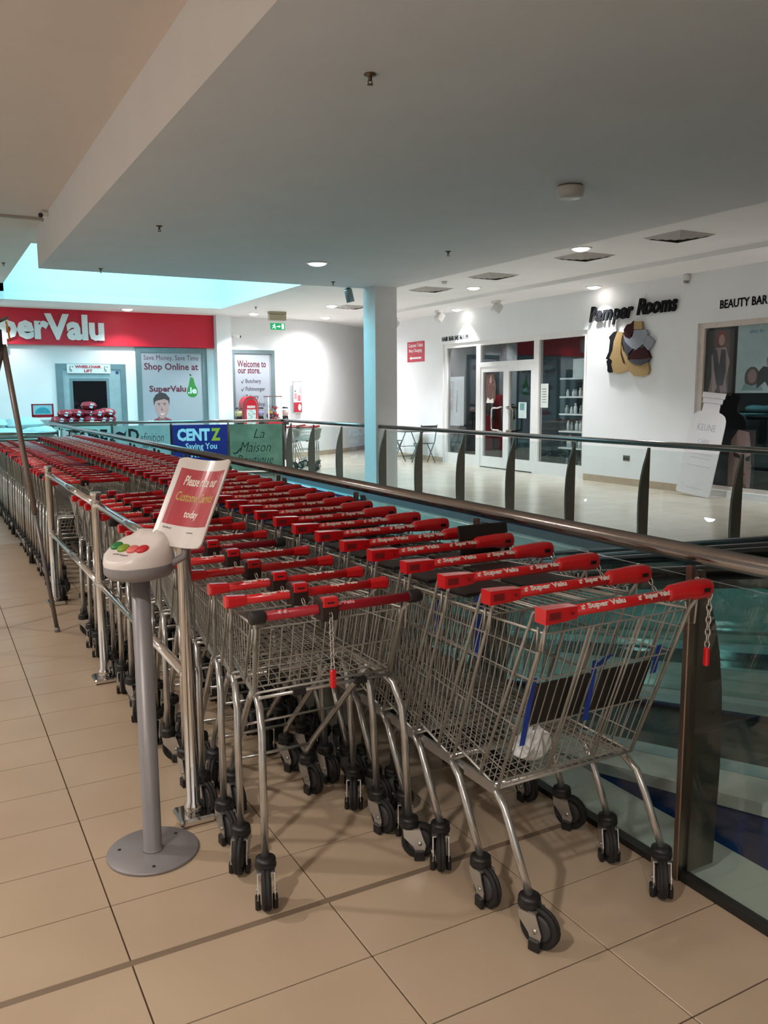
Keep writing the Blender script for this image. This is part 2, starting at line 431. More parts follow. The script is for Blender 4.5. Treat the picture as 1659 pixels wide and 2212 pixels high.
# cross run with the advertising banners
CX0, CY0, CX1, CY1 = 1.70, 14.85, 5.98, 13.72
ang = math.atan2(CY1-CY0, CX1-CX0); L = math.hypot(CX1-CX0, CY1-CY0)
t = thing('glass_balustrade', 'end balustrade hung with four advertising banners below the supermarket front', 'balustrade', (CX0, CY0, 0), ang, 'glass balustrades round the open well')
mb = MB(); mb.tube([(0, 0, 1.063), (L, 0, 1.063)], 0.03, 16); mb.build('handrail', M_STEEL, t)
mb = MB(); mb.box(0, L, -0.02, 0.02, 0, 0.03); mb.build('base_channel', M_STEELD, t)
for k in range(5):
    mb = MB(); mb.bbox(-0.014, 0.014, -0.02, 0.02, 0, 1.05, 0.003); mb.build('post', M_STEELD, t, (L*k/4, 0.03, 0))
    if k < 4:
        mb = MB(); mb.box(L*k/4+0.01, L*(k+1)/4-0.01, -0.004, 0.004, 0.03, 1.0); mb.build('glass_panel', M_GLASSB, t)
BF = T(CX0, CY0, 0) @ RZ(ang) @ FACE_NEGY     # banner frame: x along the rail, y up, z outward
def banner(label, x0, x1, m, texts, art=None):
    b = thing('advertising_banner', label, 'banner', (CX0+math.cos(ang)*x0, CY0+math.sin(ang)*x0, 0), 0, 'banners on the end balustrade')
    mb = MB(); mb.box(x0, x1, 0.06, 1.0, 0.012, 0.018, M=BF); child('sheet', mb, m, b)
    for e in (x0, x1):
        mb = MB(); mb.box(e-0.012, e+0.012, 0.05, 1.01, 0.018, 0.026, M=BF); child('edge_strip', mb, M_CHROME, b)
    for (s, x, z, w, h, mm, bold, sh) in texts:
        text_on('lettering', s, BF @ T(x, z, 0.0185), w, h, mm, b, 0.001, bold, sh)
    if art:
        for poly, mm in art:
            mb = MB(); mb.prism(poly, 0.0182, 0.0195, M=BF); child('artwork', mb, mm, b)
    return b
P_BLK = mat('print_black', '#14181a', 0.5); P_NAVY = mat('print_navy', '#232a78', 0.45); P_WH = mat('print_pale', '#cfe6f2', 0.5); P_YEL = mat('print_yellow', '#c4bb3c', 0.5)
q = L/4.0
banner('pale mint banner ending in black letters RE, leftmost of the four', 0.02, q-0.01, mat('banner_mint', '#bcd3cb', 0.5, var=0.08), [('STORE', 0.20*q, 0.72, 0.72*q, 0.22, P_BLK, 0.06, 0)],
       [([(0.05, 0.05), (0.95*q, 0.05), (0.95*q, 0.35), (0.05, 0.30)], mat('banner_mint_band', '#6f9c95', 0.5))])
banner('grey green banner with the word Definition in black', q+0.01, 2*q-0.01, mat('banner_sage', '#a9b0ac', 0.5, var=0.15, scale=3), [('D', 1.27*q, 0.69, 0.20, 0.25, P_BLK, 0.03, 0), ('efinition', 1.47*q, 0.68, 0.40*q, 0.18, P_BLK, -0.01, 0.25), ('hairdressing', 1.5*q, 0.54, 0.42*q, 0.10, P_BLK, 0.0, 0.3)],
       [([(1.05*q, 0.86), (1.12*q, 0.89), (1.2*q, 0.85), (1.24*q, 0.92), (1.22*q, 0.80), (1.17*q, 0.70), (1.13*q, 0.78)], P_BLK), ([(1.3*q, 0.1), (1.7*q, 0.1), (1.75*q, 0.2), (1.55*q, 0.28), (1.35*q, 0.22)], mat('banner_blush', '#a98b86', 0.5))])
banner('dark blue CENTZ banner with the slogan saving you money everyday', 2*q+0.01, 3*q-0.01, P_NAVY, [('CENT', 2.10*q, 0.68, 0.57*q, 0.25, P_WH, 0.05, 0), ('Z', 2.69*q, 0.68, 0.17*q, 0.25, P_YEL, 0.05, 0), ('Saving You', 2.24*q, 0.48, 0.55*q, 0.16, P_WH, 0.02, 0), ('Money', 2.33*q, 0.32, 0.36*q, 0.14, P_WH, 0.02, 0), ('Everyday', 2.30*q, 0.17, 0.45*q, 0.10, P_WH, 0.02, 0)])
banner('mottled green banner with the words La Maison Boutique', 3*q+0.01, 4*q-0.02, mat('banner_green', '#80846b', 0.6, var=0.35, scale=2.5), [('La', 3.45*q, 0.72, 0.20*q, 0.18, P_BLK, -0.012, 0.35), ('Maison', 3.20*q, 0.44, 0.56*q, 0.20, P_BLK, -0.012, 0.35), ('Boutique', 3.14*q, 0.14, 0.66*q, 0.24, P_BLK, -0.01, 0.35)],
       [([(3.06*q, 0.46), (3.09*q, 0.40), (3.15*q, 0.42), (3.23*q, 0.52), (3.21*q, 0.53), (3.14*q, 0.445), (3.10*q, 0.425)], P_BLK)])
# long banner on the edge of the far floor slab
FX = frame(FACE_NEGX, (5.90, 13.5, 0))
b = thing('fascia_banner', 'dark blue banner hung on the slab edge below the far balustrade', 'banner', (5.9, 13.5, -0.2))
mb = MB(); mb.box(0, 3.55, -0.62, -0.16, 0.004, 0.014, M=FX); child('sheet', mb, P_NAVY, b)
mb = MB(); mb.box(0, 3.55, -0.16, -0.125, 0.002, 0.02, M=FX); child('edge_strip', mb, mat('strip_cyan', '#a8e4ee', 0.4), b)
text_on('lettering', 'CENTZ', FX @ T(0.12, -0.5, 0.0145), 0.9, 0.3, P_WH, b, 0.001, 0.05)
text_on('lettering', 'Saving You', FX @ T(2.35, -0.40, 0.0145), 1.05, 0.2, P_WH, b, 0.001, 0.03)
text_on('lettering', 'Money Everyday', FX @ T(2.25, -0.60, 0.0145), 1.2, 0.14, P_WH, b, 0.001, 0.03)

# ================================================================== moving ramps in the well
SL = math.tan(math.radians(12))
def zr(y, c): return c-SL*y
def ramp(label, xl, xr):
    Y0, Y1 = -0.75, 18.0
    t = thing('moving_ramp', label, 'moving ramp', (xl, Y0, zr(Y0, 0.02)), 0, 'moving ramps in the well')
    def slope_box(name, x0, x1, c0, c1, m, par=t, ya=Y0, yb=Y1):
        mb = MB()
        mb.add([(x0, ya, zr(ya, c0)), (x1, ya, zr(ya, c0)), (x1, yb, zr(yb, c0)), (x0, yb, zr(yb, c0)), (x0, ya, zr(ya, c1)), (x1, ya, zr(ya, c1)), (x1, yb, zr(yb, c1)), (x0, yb, zr(yb, c1))],
               [(3, 2, 1, 0), (4, 5, 6, 7), (0, 1, 5, 4), (1, 2, 6, 5), (2, 3, 7, 6), (3, 0, 4, 7)])
        return child(name, mb, m, par)
    deck = mat('deck_aluminium', '#d6ded7', 0.35)
    slope_box('outer_deck', xl-0.27, xl-0.03, -0.03, 0.02, deck); slope_box('outer_deck', xr+0.03, xr+0.27, -0.03, 0.02, deck)
    slope_box('side_cladding', xl-0.25, xl-0.21, -1.0, -0.03, mat('cladding_blue', '#14427f', 0.45)); slope_box('side_cladding', xr+0.21, xr+0.25, -1.0, -0.03, MATS['cladding_blue'])
    slope_box('inner_skirt', xl+0.03, xl+0.16, -0.05, 0.0, mat('skirt_pale', '#cfe0e4', 0.35)); slope_box('inner_skirt', xr-0.16, xr-0.03, -0.05, 0.0, MATS['skirt_pale'])
    slope_box('pallet_belt', xl+0.16, xr-0.16, -0.30, -0.09, mat('pallet_dark', '#2c3331', 0.5, 0.5))
    slope_box('truss', xl-0.2, xr+0.2, -1.0, -0.31, mat('truss_grey', '#4a5352', 0.6))
    for x in (xl, xr):
        y = Y0
        while y < Y1-0.2:
            slope_box('glass_panel', x-0.005, x+0.005, 0.0, 0.80, glass('ramp_glass', (0.91, 0.97, 0.965)), t, y+0.004, min(y+1.35, Y1)-0.004); y += 1.35
        mb = MB(); mb.tube([(x, Y0-0.55, zr(Y0, 0.83)+0.05), (x, Y0-0.1, zr(Y0, 0.85)+0.02), (x, Y0+0.4, zr(Y0+0.4, 0.85)), (x, Y1, zr(Y1, 0.85))], 0.034, 12)
        h = child('handrail', mb, mat('handrail_rubber', '#141414', 0.25), t)
        slope_box('handrail_guide', x-0.018, x+0.018, 0.785, 0.822, M_CHROME)
    return t
ramp('nearer moving ramp with black handrails and glass sides descending in the well', 2.42, 3.66)
ramp('farther moving ramp with black handrails beside the far floor edge', 4.25, 5.35)
# ================================================================== shopping trolleys
def lerp(a, b, t): return tuple(a[i]+(b[i]-a[i])*t for i in range(3))
def panel(mb, a0, a1, b0, b1, n, levels, r, rh=None, ends=True):
    """wire panel between edge a0-a1 and edge b0-b1"""
    for i in range(n):
        t = i/(n-1)
        if not ends and i in (0, n-1): continue
        mb.wire(lerp(a0, a1, t), lerp(b0, b1, t), r)
    for s in levels: mb.wire(lerp(a0, b0, s), lerp(a1, b1, s), rh or r)
def chain(mb, p, q, sag=0.0, link_l=0.028):
    p, q = Vector(p), Vector(q); n = max(2, int((q-p).length/(link_l*0.62)))
    for i in range(n):
        t = (i+0.5)/n
        c = p.lerp(q, t)+Vector((0, 0, -sag*4*t*(1-t)))
        d = (q-p)/n+Vector((0, 0, -sag*4*(1-2*t)/n)); d.normalize()
        a = d.cross(Vector((1, 0.3, 0.1))).normalized()
        if i % 2: a = d.cross(a)
        pts = [c+d*(math.cos(k*math.pi/4)*link_l*0.5)+a*(math.sin(k*math.pi/4)*link_l*0.26) for k in range(8)]
        mb.tube(pts, 0.0026, 4, False, True)
# ---- castor: fork (with collar and wheel as its pieces)
def castor_meshes(R=0.062):
    f = MB()
    for s in (-1, 1):
        prof = [(-0.036, 0.113), (0.022, 0.113), (0.018, 0.085), (-0.014, 0.05), (-0.020, 0.034), (-0.052, 0.034), (-0.056, 0.055), (-0.045, 0.085)]
        f.prism(prof, s*0.026-0.0016, s*0.026+0.0016, Matrix(((0, 0, 1, 0), (1, 0, 0, 0), (0, 1, 0, 0), (0, 0, 0, 1))))
        f.lathe([(0.0, s*0.0276), (0.007, s*0.0276), (0.007, s*0.031), (0.0, s*0.031)], 8, T(0, -0.036, R), axis='x')
    f.box(-0.0276, 0.0276, -0.036, 0.022, 0.110, 0.115)
    w = MB()
    w.lathe([(0.0, -0.012), (0.022, -0.012), (0.030, -0.008), (0.044, -0.010), (0.046, -0.0125), (0.056, -0.014), (R, -0.009), (R, -0.004), (R-0.003, -0.002), (R-0.003, 0.002), (R, 0.004), (R, 0.009), (0.056, 0.014), (0.046, 0.0125), (0.044, 0.010), (0.030, 0.008), (0.022, 0.012), (0.0, 0.012)], 22, T(0, -0.036, R), axis='x')
    hub = MB()
    hub.lathe([(0.0, -0.0155), (0.030, -0.0155), (0.040, -0.0125), (0.040, 0.0125), (0.030, 0.0155), (0.0, 0.0155)], 16, T(0, -0.036, R), axis='x')
    c = MB()
    c.lathe([(0.016, 0.112), (0.031, 0.113), (0.034, 0.118), (0.034, 0.128), (0.031, 0.133), (0.033, 0.137), (0.031, 0.145), (0.020, 0.149), (0.014, 0.150)], 16)
    b = MB()
    b.bbox(-0.008, 0.008, -0.052, -0.016, 0.001, 0.038, 0.004)
    return (f.mesh('castor', M_ZINCT), w.mesh('tyre', M_TYRE), c.mesh('collar', M_BLACK), b.mesh('brake_block', M_BLACK), hub.mesh('hub', M_RUB))
CM = castor_meshes()
def merged_castor():
    bm = bmesh.new(); start = 0; nv = 0
    me = bpy.data.meshes.new('castor')
    for k, x in enumerate(CM):
        bm.from_mesh(x)
        if k == 3:
            bmesh.ops.translate(bm, verts=bm.verts[nv:], vec=(-0.027, 0, 0)); nv2 = len(bm.verts); bm.from_mesh(x); bm.verts.ensure_lookup_table(); bmesh.ops.translate(bm, verts=bm.verts[nv2:], vec=(0.027, 0, 0))
        nv = len(bm.verts); bm.verts.ensure_lookup_table(); bm.faces.ensure_lookup_table()
        for f in bm.faces[start:]: f.material_index = k
        start = len(bm.faces)
    bm.to_mesh(me); bm.free()
    for x in CM: me.materials.append(x.materials[0])
    return me
CMF = merged_castor()      # one-piece castor for trolleys too far away to show its pieces
def add_castor(t, x, y, rz):
    c = link('castor', CM[0], t, (x, y, 0), (0, 0, rz))
    link('tyre', CM[1], c); link('collar', CM[2], c); link('brake_block', CM[3], c, (-0.027, 0, 0)); link('brake_block', CM[3], c, (0.027, 0, 0)); link('hub', CM[4], c)
    return c
def bend_letters(s, w, h, r, phi0, x0):
    me = text_mesh(s, w, h, 0.0004, 0.05, 0.0, M_WHITE, True)
    bm = bmesh.new(); bm.from_mesh(me)
    for k in range(-2, 3):
        bmesh.ops.bisect_plane(bm, geom=bm.verts[:]+bm.edges[:]+bm.faces[:], plane_co=(0, k*h/6, 0), plane_no=(0, 1, 0))
    for v in bm.verts:
        ph = phi0+v.co.y/r; rr = r+0.0006+v.co.z
        v.co = (x0+v.co.x, -rr*math.cos(ph), rr*math.sin(ph))
    bm.to_mesh(me); bm.free()
    return me
def join_meshes(name, ms, m):
    bm = bmesh.new()
    for x in ms: bm.from_mesh(x)
    me = bpy.data.meshes.new(name); bm.to_mesh(me); bm.free(); me.materials.append(m); return me

def big_trolley(lifted):
    t = link('shopping_trolley', None)
    HZ = 0.995
    RT, RB, FT, FB = (0.272, 0.045, 0.93), (0.268, 0.245, 0.405), (0.205, 1.02, 0.87), (0.180, 0.97, 0.475)
    m = lambda p, s: (p[0]*s, p[1], p[2])
    b = MB()
    for s in (-1, 1):
        rt, rb, ft, fb = (m(p, s) for p in (RT, RB, FT, FB))
        panel(b, rb, fb, rt, ft, 27, (0.13, 0.42, 0.72, 0.88), 0.0018, 0.0024)
        b.tube((rt, ft), 0.0042, 6); b.tube((rb, fb), 0.0045, 6)
        b.tube((rb, (s*0.276, 0.04, 0.93), (s*0.284, 0.012, HZ-0.02)), 0.0055, 8)                 # rear corner post
        b.tube(((s*0.268, 0.335, 0.415), (s*0.276, 0.12, 0.90), (s*0.284, 0.075, HZ-0.012), (s*0.275, 0.005, HZ)), 0.0048, 8)   # second brace up to the handle
        b.tube(((s*0.284, 0.02, HZ-0.02), (s*0.287, 0.03, HZ-0.11), (s*0.287, 0.055, HZ-0.115), (s*0.280, 0.06, HZ-0.05)), 0.0035, 6)   # hook
    panel(b, (-FB[0], FB[1], FB[2]), FB, (-FT[0], FT[1], FT[2]), FT, 12, (0.0, 0.35, 0.7, 1.0), 0.0023, 0.0035)
    panel(b, (-RB[0], RB[1], RB[2]), RB, (-FB[0], FB[1], FB[2]), FB, 19, [i/22 for i in range(23)], 0.0018)
    b.tube(((-RB[0], RB[1], RB[2]), RB), 0.0048, 6)
    b.build('basket', M_ZINC, t)
    c = MB()
    for s in (-1, 1):
        c.tube([(s*0.262, 0.095, 0.145), (s*0.266, 0.175, 0.29), (s*0.264, 0.215, 0.355), (s*0.258, 0.27, 0.388), (s*0.25, 0.36, 0.392), (s*0.225, 0.75, 0.36), (s*0.212, 0.94, 0.33), (s*0.205, 0.99, 0.27), (s*0.20, 1.005, 0.145)], 0.0125, 10)
        c.box(s*0.268-0.002, s*0.268+0.002, 0.26, 0.42, 0.378, 0.412)
    c.tube(((-0.255, 0.30, 0.385), (0.255, 0.30, 0.385)), 0.009, 8); c.tube(((-0.21, 0.93, 0.325), (0.21, 0.93, 0.325)), 0.009, 8)
    c.build('chassis', M_ZINCT, t)
    # hinged rear flap (hanging, or swung up over the next basket)
    fl = MB(); Hn = (0.0, 0.05, 0.925)
    if lifted: e0, e1 = (0.262, 0.05, 0.925), (0.235, 0.56, 0.905)
    else: e0, e1 = (0.262, 0.05, 0.925), (0.25, 0.232, 0.43)
    panel(fl, (-e0[0], e0[1], e0[2]), e0, (-e1[0], e1[1], e1[2]), e1, 17, (0.0, 0.30, 0.62, 1.0), 0.0018, 0.0028)
    for u in (0.30, 0.33, 0.66, 0.69): fl.tube((lerp((-e0[0], e0[1], e0[2]), e0, u), lerp((-e1[0], e1[1], e1[2]), e1, u)), 0.0034, 6)
    F = fl.build('rear_flap', M_ZINC, t)
    d = (Vector(e1)-Vector(e0)); d.x = 0; d.normalize(); nrm = Vector((1, 0, 0)).cross(d)     # inward side
    if nrm.y < 0 and not lifted: nrm = -nrm
    if lifted and nrm.z < 0: nrm = -nrm
    org = Vector((0, 0.05, 0.925))
    for s, nm in ((-1, 0), (1, 0)):
        mb = MB(); x0, x1 = (s*0.02, s*0.225)
        ca = org+d*0.19+nrm*0.018
        MM = Matrix(((1, d.x, nrm.x, ca.x), (0, d.y, nrm.y, ca.y), (0, d.z, nrm.z, ca.z), (0, 0, 0, 1)))
        mb.bbox(min(x0, x1), max(x0, x1), 0, 0.155, -0.006, 0.006, 0.004, MM); mb.build('seat_panel', mat('seat_black', '#201d1c', 0.5), F)
    # straps of the child seat
    def strap(pts, w=0.018):
        st = MB()
        for p, q2 in zip(pts[:-1], pts[1:]):
            p, q2 = Vector(p), Vector(q2); a = Vector((w/2, 0, 0)); nn = Vector((0, -0.0015, 0.0008))
            st.add([p-a-nn, p+a-nn, q2+a-nn, q2-a-nn, p-a+nn, p+a+nn, q2+a+nn, q2-a+nn], [(3, 2, 1, 0), (4, 5, 6, 7), (0, 1, 5, 4), (1, 2, 6, 5), (2, 3, 7, 6), (3, 0, 4, 7)])
        st.build('seat_strap', M_BLUE, F)
    if not lifted:
        strap([(-0.235, 0.125, 0.775), (-0.232, 0.15, 0.69), (-0.24, 0.17, 0.56)]); strap([(-0.03, 0.105, 0.80), (-0.01, 0.13, 0.76), (-0.022, 0.15, 0.60)]); strap([(0.03, 0.11, 0.805), (0.0, 0.13, 0.77)], 0.03)
        strap([(0.245, 0.12, 0.80), (0.252, 0.15, 0.70)], 0.022)
    else:
        strap([(-0.2, 0.21, 0.94), (-0.21, 0.2, 0.80), (-0.215, 0.19, 0.75)], 0.02)
    hb = MB(); hb.tube(((-0.30, 0, HZ), (0.29, 0, HZ)), 0.0158, 14); H = hb.build('handle', M_RED, t)
    for x0 in (-0.13, 0.09):
        pass
    L1 = bend_letters('Super Valu', 0.135, 0.0205, 0.0158, math.radians(36), -0.105)
    L2 = bend_letters('Super Valu', 0.095, 0.0205, 0.0158, math.radians(36), 0.082)
    def mark(x0):   # small emblem in front of the words
        mm = MB(); mm.prism([(-0.007, -0.006), (0.002, -0.007), (0.008, 0.004), (0.004, 0.008), (-0.002, 0.002), (-0.006, 0.006)], 0, 0.0004)
        me = mm.mesh('emblem', M_WHITE)
        for v in me.vertices:
            ph = math.radians(38)+v.co.y/0.0155; rr = 0.0163+v.co.z; v.co = (x0+v.co.x, -rr*math.cos(ph), rr*math.sin(ph))
        return me
    for lm in (L1, L2): link('lettering', lm, H, (0, 0, HZ))
    for xm in (-0.188, 0.018): link('emblem', mark(xm), H, (0, 0, HZ))
    # left end cap: flared square sleeve with a slot
    cap = MB()
    sec = [(-0.21, 0.0162, 0.0162), (-0.245, 0.0195, 0.0185), (-0.322, 0.0225, 0.0205)]
    vs = []; 
    for x, a, bb in sec: vs += [(x, -a, HZ-bb), (x, a, HZ-bb), (x, a, HZ+bb), (x, -a, HZ+bb)]
    fs = [(0, 3, 2, 1), (8, 9, 10, 11)]
    for i in range(2): fs += [(i*4+j, i*4+(j+1) % 4, i*4+4+(j+1) % 4, i*4+4+j) for j in range(4)]
    cap.add(vs, fs)
    cap.cur = 1; cap.bbox(-0.312, -0.272, -0.0235, -0.0205, HZ-0.010, HZ+0.010, 0.001); cap.lathe([(0.0, 0.0), (0.004, 0.0), (0.004, 0.003), (0, 0.003)], 8, T(-0.232, -0.0200, HZ) @ RX(math.pi/2))
    cap.build('end_cap', [M_RED, mat('slot_dark', '#7d1115', 0.5)], t)
    cl = MB()
    sec = [(0.13, 0.0162, 0.016, 0.017), (0.145, 0.019, 0.017, 0.026), (0.215, 0.021, 0.018, 0.030), (0.235, 0.0255, 0.023, 0.031), (0.295, 0.0245, 0.024, 0.030), (0.305, 0.020, 0.019, 0.025)]
    vs = []
    for x, a, lo, hi in sec: vs += [(x, -a*0.55, HZ-lo), (x, a*0.55, HZ-lo), (x, a, HZ-lo*0.3), (x, a, HZ+hi*0.5), (x, a*0.5, HZ+hi), (x, -a*0.5, HZ+hi), (x, -a, HZ+hi*0.5), (x, -a, HZ-lo*0.3)]
    fs = [tuple(reversed(range(8))), tuple(range(40, 48))]
    for i in range(5): fs += [(i*8+j, i*8+(j+1) % 8, i*8+8+(j+1) % 8, i*8+8+j) for j in range(8)]
    cl.add(vs, fs, True); cl.cur = 1; cl.bbox(0.258, 0.284, -0.0272, -0.0235, HZ-0.003, HZ+0.010, 0.001)
    K = cl.build('coin_lock', [M_RED, mat('slot_black', '#2a0508', 0.5)], t)
    ch = MB()
    if lifted:
        chain(ch, (0.298, -0.012, HZ-0.005), (0.292, -0.215, HZ+0.035), 0.09); ch.build('chain', M_CHROME, K)
    else:
        chain(ch, (0.298, -0.012, HZ-0.008), (0.296, -0.012, HZ-0.175)); ch.build('chain', M_CHROME, K)
        pl = MB(); pl.bbox(0.288, 0.304, -0.02, -0.004, HZ-0.232, HZ-0.175, 0.004); pl.build('lock_key', M_RED, K)
    for x, y in ((-0.262, 0.095), (0.262, 0.095), (-0.20, 1.005), (0.20, 1.005)): add_castor(t, x, y, 0)
    return t

def small_trolley(first, crimson):
    t = link('shallow_trolley', None)
    HZ = 0.915
    RT, RB, FT, FB = (0.252, 0.055, 0.868), (0.240, 0.115, 0.640), (0.190, 0.80, 0.835), (0.165, 0.76, 0.695)
    m = lambda p, s: (p[0]*s, p[1], p[2])
    b = MB()
    for s in (-1, 1):
        rt, rb, ft, fb = (m(p, s) for p in (RT, RB, FT, FB))
        panel(b, rb, fb, rt, ft, 21, (0.0, 0.75, 1.0), 0.0021, 0.003)
        b.tube((rt, ft), 0.0042, 6)
        b.tube(((s*0.240, 0.12, 0.635), (s*0.256, 0.05, 0.86), (s*0.272, 0.012, HZ-0.012)), 0.006, 8)
        b.tube(((s*0.243, 0.21, 0.645), (s*0.258, 0.085, 0.875), (s*0.268, 0.02, HZ-0.008)), 0.0045, 8)
        b.tube(((s*0.26, 0.03, 0.885), (s*0.262, 0.045, 0.80), (s*0.262, 0.075, 0.80), (s*0.257, 0.075, 0.86)), 0.0035, 6)
    panel(b, (-FB[0], FB[1], FB[2]), FB, (-FT[0], FT[1], FT[2]), FT, 10, (0.0, 0.5, 1.0), 0.0021, 0.0035)
    panel(b, (-RB[0], RB[1], RB[2]), RB, (-FB[0], FB[1], FB[2]), FB, 15, [i/16 for i in range(17)], 0.0018)
    b.tube(((-RB[0], RB[1], RB[2]), RB), 0.0045, 6)
    b.build('basket', M_ZINC, t)
    fl = MB()
    if first: e0, e1 = (0.24, 0.058, 0.862), (0.232, 0.115, 0.66)
    else: e0, e1 = (0.24, 0.058, 0.862), (0.215, 0.27, 0.875)
    panel(fl, (-e0[0], e0[1], e0[2]), e0, (-e1[0], e1[1], e1[2]), e1, 14, (0.0, 0.55, 1.0), 0.0023, 0.0034)
    fl.build('rear_flap', M_ZINC, t)
    c = MB()
    for s in (-1, 1):
        c.tube([(s*0.258, 0.015, 0.145), (s*0.252, 0.035, 0.44), (s*0.247, 0.045, 0.53), (s*0.238, 0.085, 0.60), (s*0.225, 0.15, 0.627), (s*0.205, 0.35, 0.637), (s*0.165, 0.74, 0.668)], 0.0125, 10)
    c.tube(((-0.236, 0.10, 0.628), (0.236, 0.10, 0.628)), 0.006, 8)
    c.cur = 1
    for x in (-0.10, 0.12): c.bbox(x-0.022, x+0.022, 0.088, 0.108, 0.616, 0.638, 0.002)
    c.build('chassis', [M_ZINCT, M_BLACK], t)
    st = MB()
    for s in (-1, 1):
        st.tube([(s*0.205, 0.22, 0.625), (s*0.20, 0.30, 0.54), (s*0.162, 0.60, 0.22), (s*0.155, 0.635, 0.17), (s*0.155, 0.64, 0.145)], 0.0115, 8)
    st.tube(((-0.158, 0.61, 0.205), (0.158, 0.61, 0.205)), 0.006, 8); st.tube(((-0.185, 0.41, 0.42), (0.185, 0.41, 0.42)), 0.005, 6)
    st.build('front_leg_frame', M_ZINCT, t)
    RM = M_CRIM if crimson else M_RED
    hb = MB(); hb.tube(((-0.268, 0, HZ), (0.268, 0, HZ)), 0.0155, 14); H = hb.build('handle', RM, t)
    if crimson:
        L1 = bend_letters('SuperValu', 0.095, 0.018, 0.0155, math.radians(50), 0.0); mm = MB()
        for x in (-0.20, -0.182): mm.lathe([(0.0, 0.0162), (0.007, 0.0162), (0.007, 0.0166), (0, 0.0166)], 10, T(x, 0, 0) @ RX(math.radians(50)))
        link('lettering', join_meshes('lettering', [L1, mm.mesh('dots', M_WHITE)], mat('print_faded', '#e8a0a4', 0.5)), H, (0, 0, HZ))
    else:
        L1 = bend_letters('Super Valu', 0.10, 0.016, 0.0155, math.radians(62), -0.12); L2 = bend_letters('Super Valu', 0.10, 0.016, 0.0155, math.radians(62), 0.125)
        for lm in (L1, L2): link('lettering', lm, H, (0, 0, HZ))
    for s in (-1, 1):
        e = MB()
        if crimson: e.lathe([(0.0, 0.0), (0.019, 0.0), (0.021, 0.004), (0.021, 0.040), (0.018, 0.046), (0.0, 0.046)], 14, T(s*0.246, 0, HZ) @ RZ(0 if s > 0 else math.pi), axis='x')
        else:
            vs = []
            for x, a in ((0.225, 0.0162), (0.245, 0.0175), (0.286, 0.0205), (0.292, 0.0185)):
                c_ = a*0.55
                vs += [(s*x, dy, HZ+dz) for dy, dz in ((-c_, -a), (c_, -a), (a, -c_), (a, c_), (c_, a), (-c_, a), (-a, c_), (-a, -c_))]
            fs = [tuple(range(8)), tuple(range(24, 32))]
            for i in range(3): fs += [(i*8+j, i*8+(j+1) % 8, i*8+8+(j+1) % 8, i*8+8+j) for j in range(8)]
            e.add(vs, fs)
        e.build('end_cap', mat('cap_black', '#242122', 0.55) if crimson else RM, t)
    k = MB(); k.bbox(-0.075, -0.015, -0.032, 0.030, HZ-0.035, HZ+0.036, 0.006); K = k.build('coin_lock', mat('lock_brown', '#2b1a18', 0.45), t)
    k = MB(); k.bbox(-0.070, -0.018, -0.035, -0.006, HZ+0.008, HZ+0.040, 0.004); k.cur = 1; k.box(-0.056, -0.032, -0.0356, -0.03, HZ+0.021, HZ+0.026); k.build('coin_slide', [M_RED, P_BLK], K)
    ch = MB()
    if first:
        chain(ch, (-0.045, -0.036, HZ-0.008), (-0.043, -0.040, HZ-0.185)); ch.build('chain', M_CHROME, K)
        pl = MB(); pl.bbox(-0.052, -0.034, -0.047, -0.031, HZ-0.245, HZ-0.185, 0.004); pl.build('lock_key', M_RED, K)
    else:
        chain(ch, (-0.045, -0.038, HZ-0.005), (-0.012, -0.19, HZ-0.015), 0.05); ch.build('chain', M_CHROME, K)
    for x, y in ((-0.258, 0.015), (0.258, 0.015), (-0.155, 0.64), (0.155, 0.64)): add_castor(t, x, y, 0)
    return t

def place(proto, loc, rz, label, group, used, far=False):
    if not used.get(proto): o = proto
    elif not far: o = copy_tree(proto)
    else:
        o = proto.copy(); COL.objects.link(o)
        for ch in proto.children:
            if ch.name.startswith('castor'):
                c = ch.copy(); c.data = CMF; COL.objects.link(c); c.parent = o
            else: copy_tree(ch, o)
    used[proto] = True
    o.location = loc; o.rotation_euler = (0, 0, rz)
    tag(o, label, 'shopping trolley', group)
    for c in o.children:
        if c.name.startswith('castor'): c.rotation_euler = (0, 0, random.choice((0, 0.1, -0.15, 0.4, -0.5, 1.2, 0.2)))
    return o
used = {}
big_first = big_trolley(False); big_nest = big_trolley(True)
BX = 1.287
bigY = [-0.56+0.236*k for k in range(47)]
for i, y in enumerate(bigY):
    p = big_first if i == 0 else big_nest
    lab = 'large deep trolley nearest the camera beside the glass, rear flap hanging down' if i == 0 else 'large deep red-handled trolley, %s from the camera in the row along the glass' % ordinal(i+1)
    if i == len(bigY)-1: lab = 'last large deep trolley at the far end of the row along the glass'
    o = place(p, (BX+random.uniform(-0.006, 0.006), y+random.uniform(-0.008, 0.008) if i else y, 0), random.uniform(-0.008, 0.008) if i else 0.0, lab, 'large trolleys nested along the glass balustrade', used, y > 5)
    if i == 0:
        for c, a in zip([c for c in o.children if c.name.startswith('castor')], (0.35, -0.7, 0.1, 0.2)): c.rotation_euler = (0, 0, a)
sm_first = small_trolley(True, True); sm_red = small_trolley(False, False); sm_crim = small_trolley(False, True)
SX = 0.69
smA = [0.075, 0.30, 0.50, 0.75, 1.0, 1.24, 1.48, 1.78, 2.0, 2.23, 2.46, 2.75, 2.95, 3.17, 3.43]
smC = [4.55+0.212*k for k in range(31)]
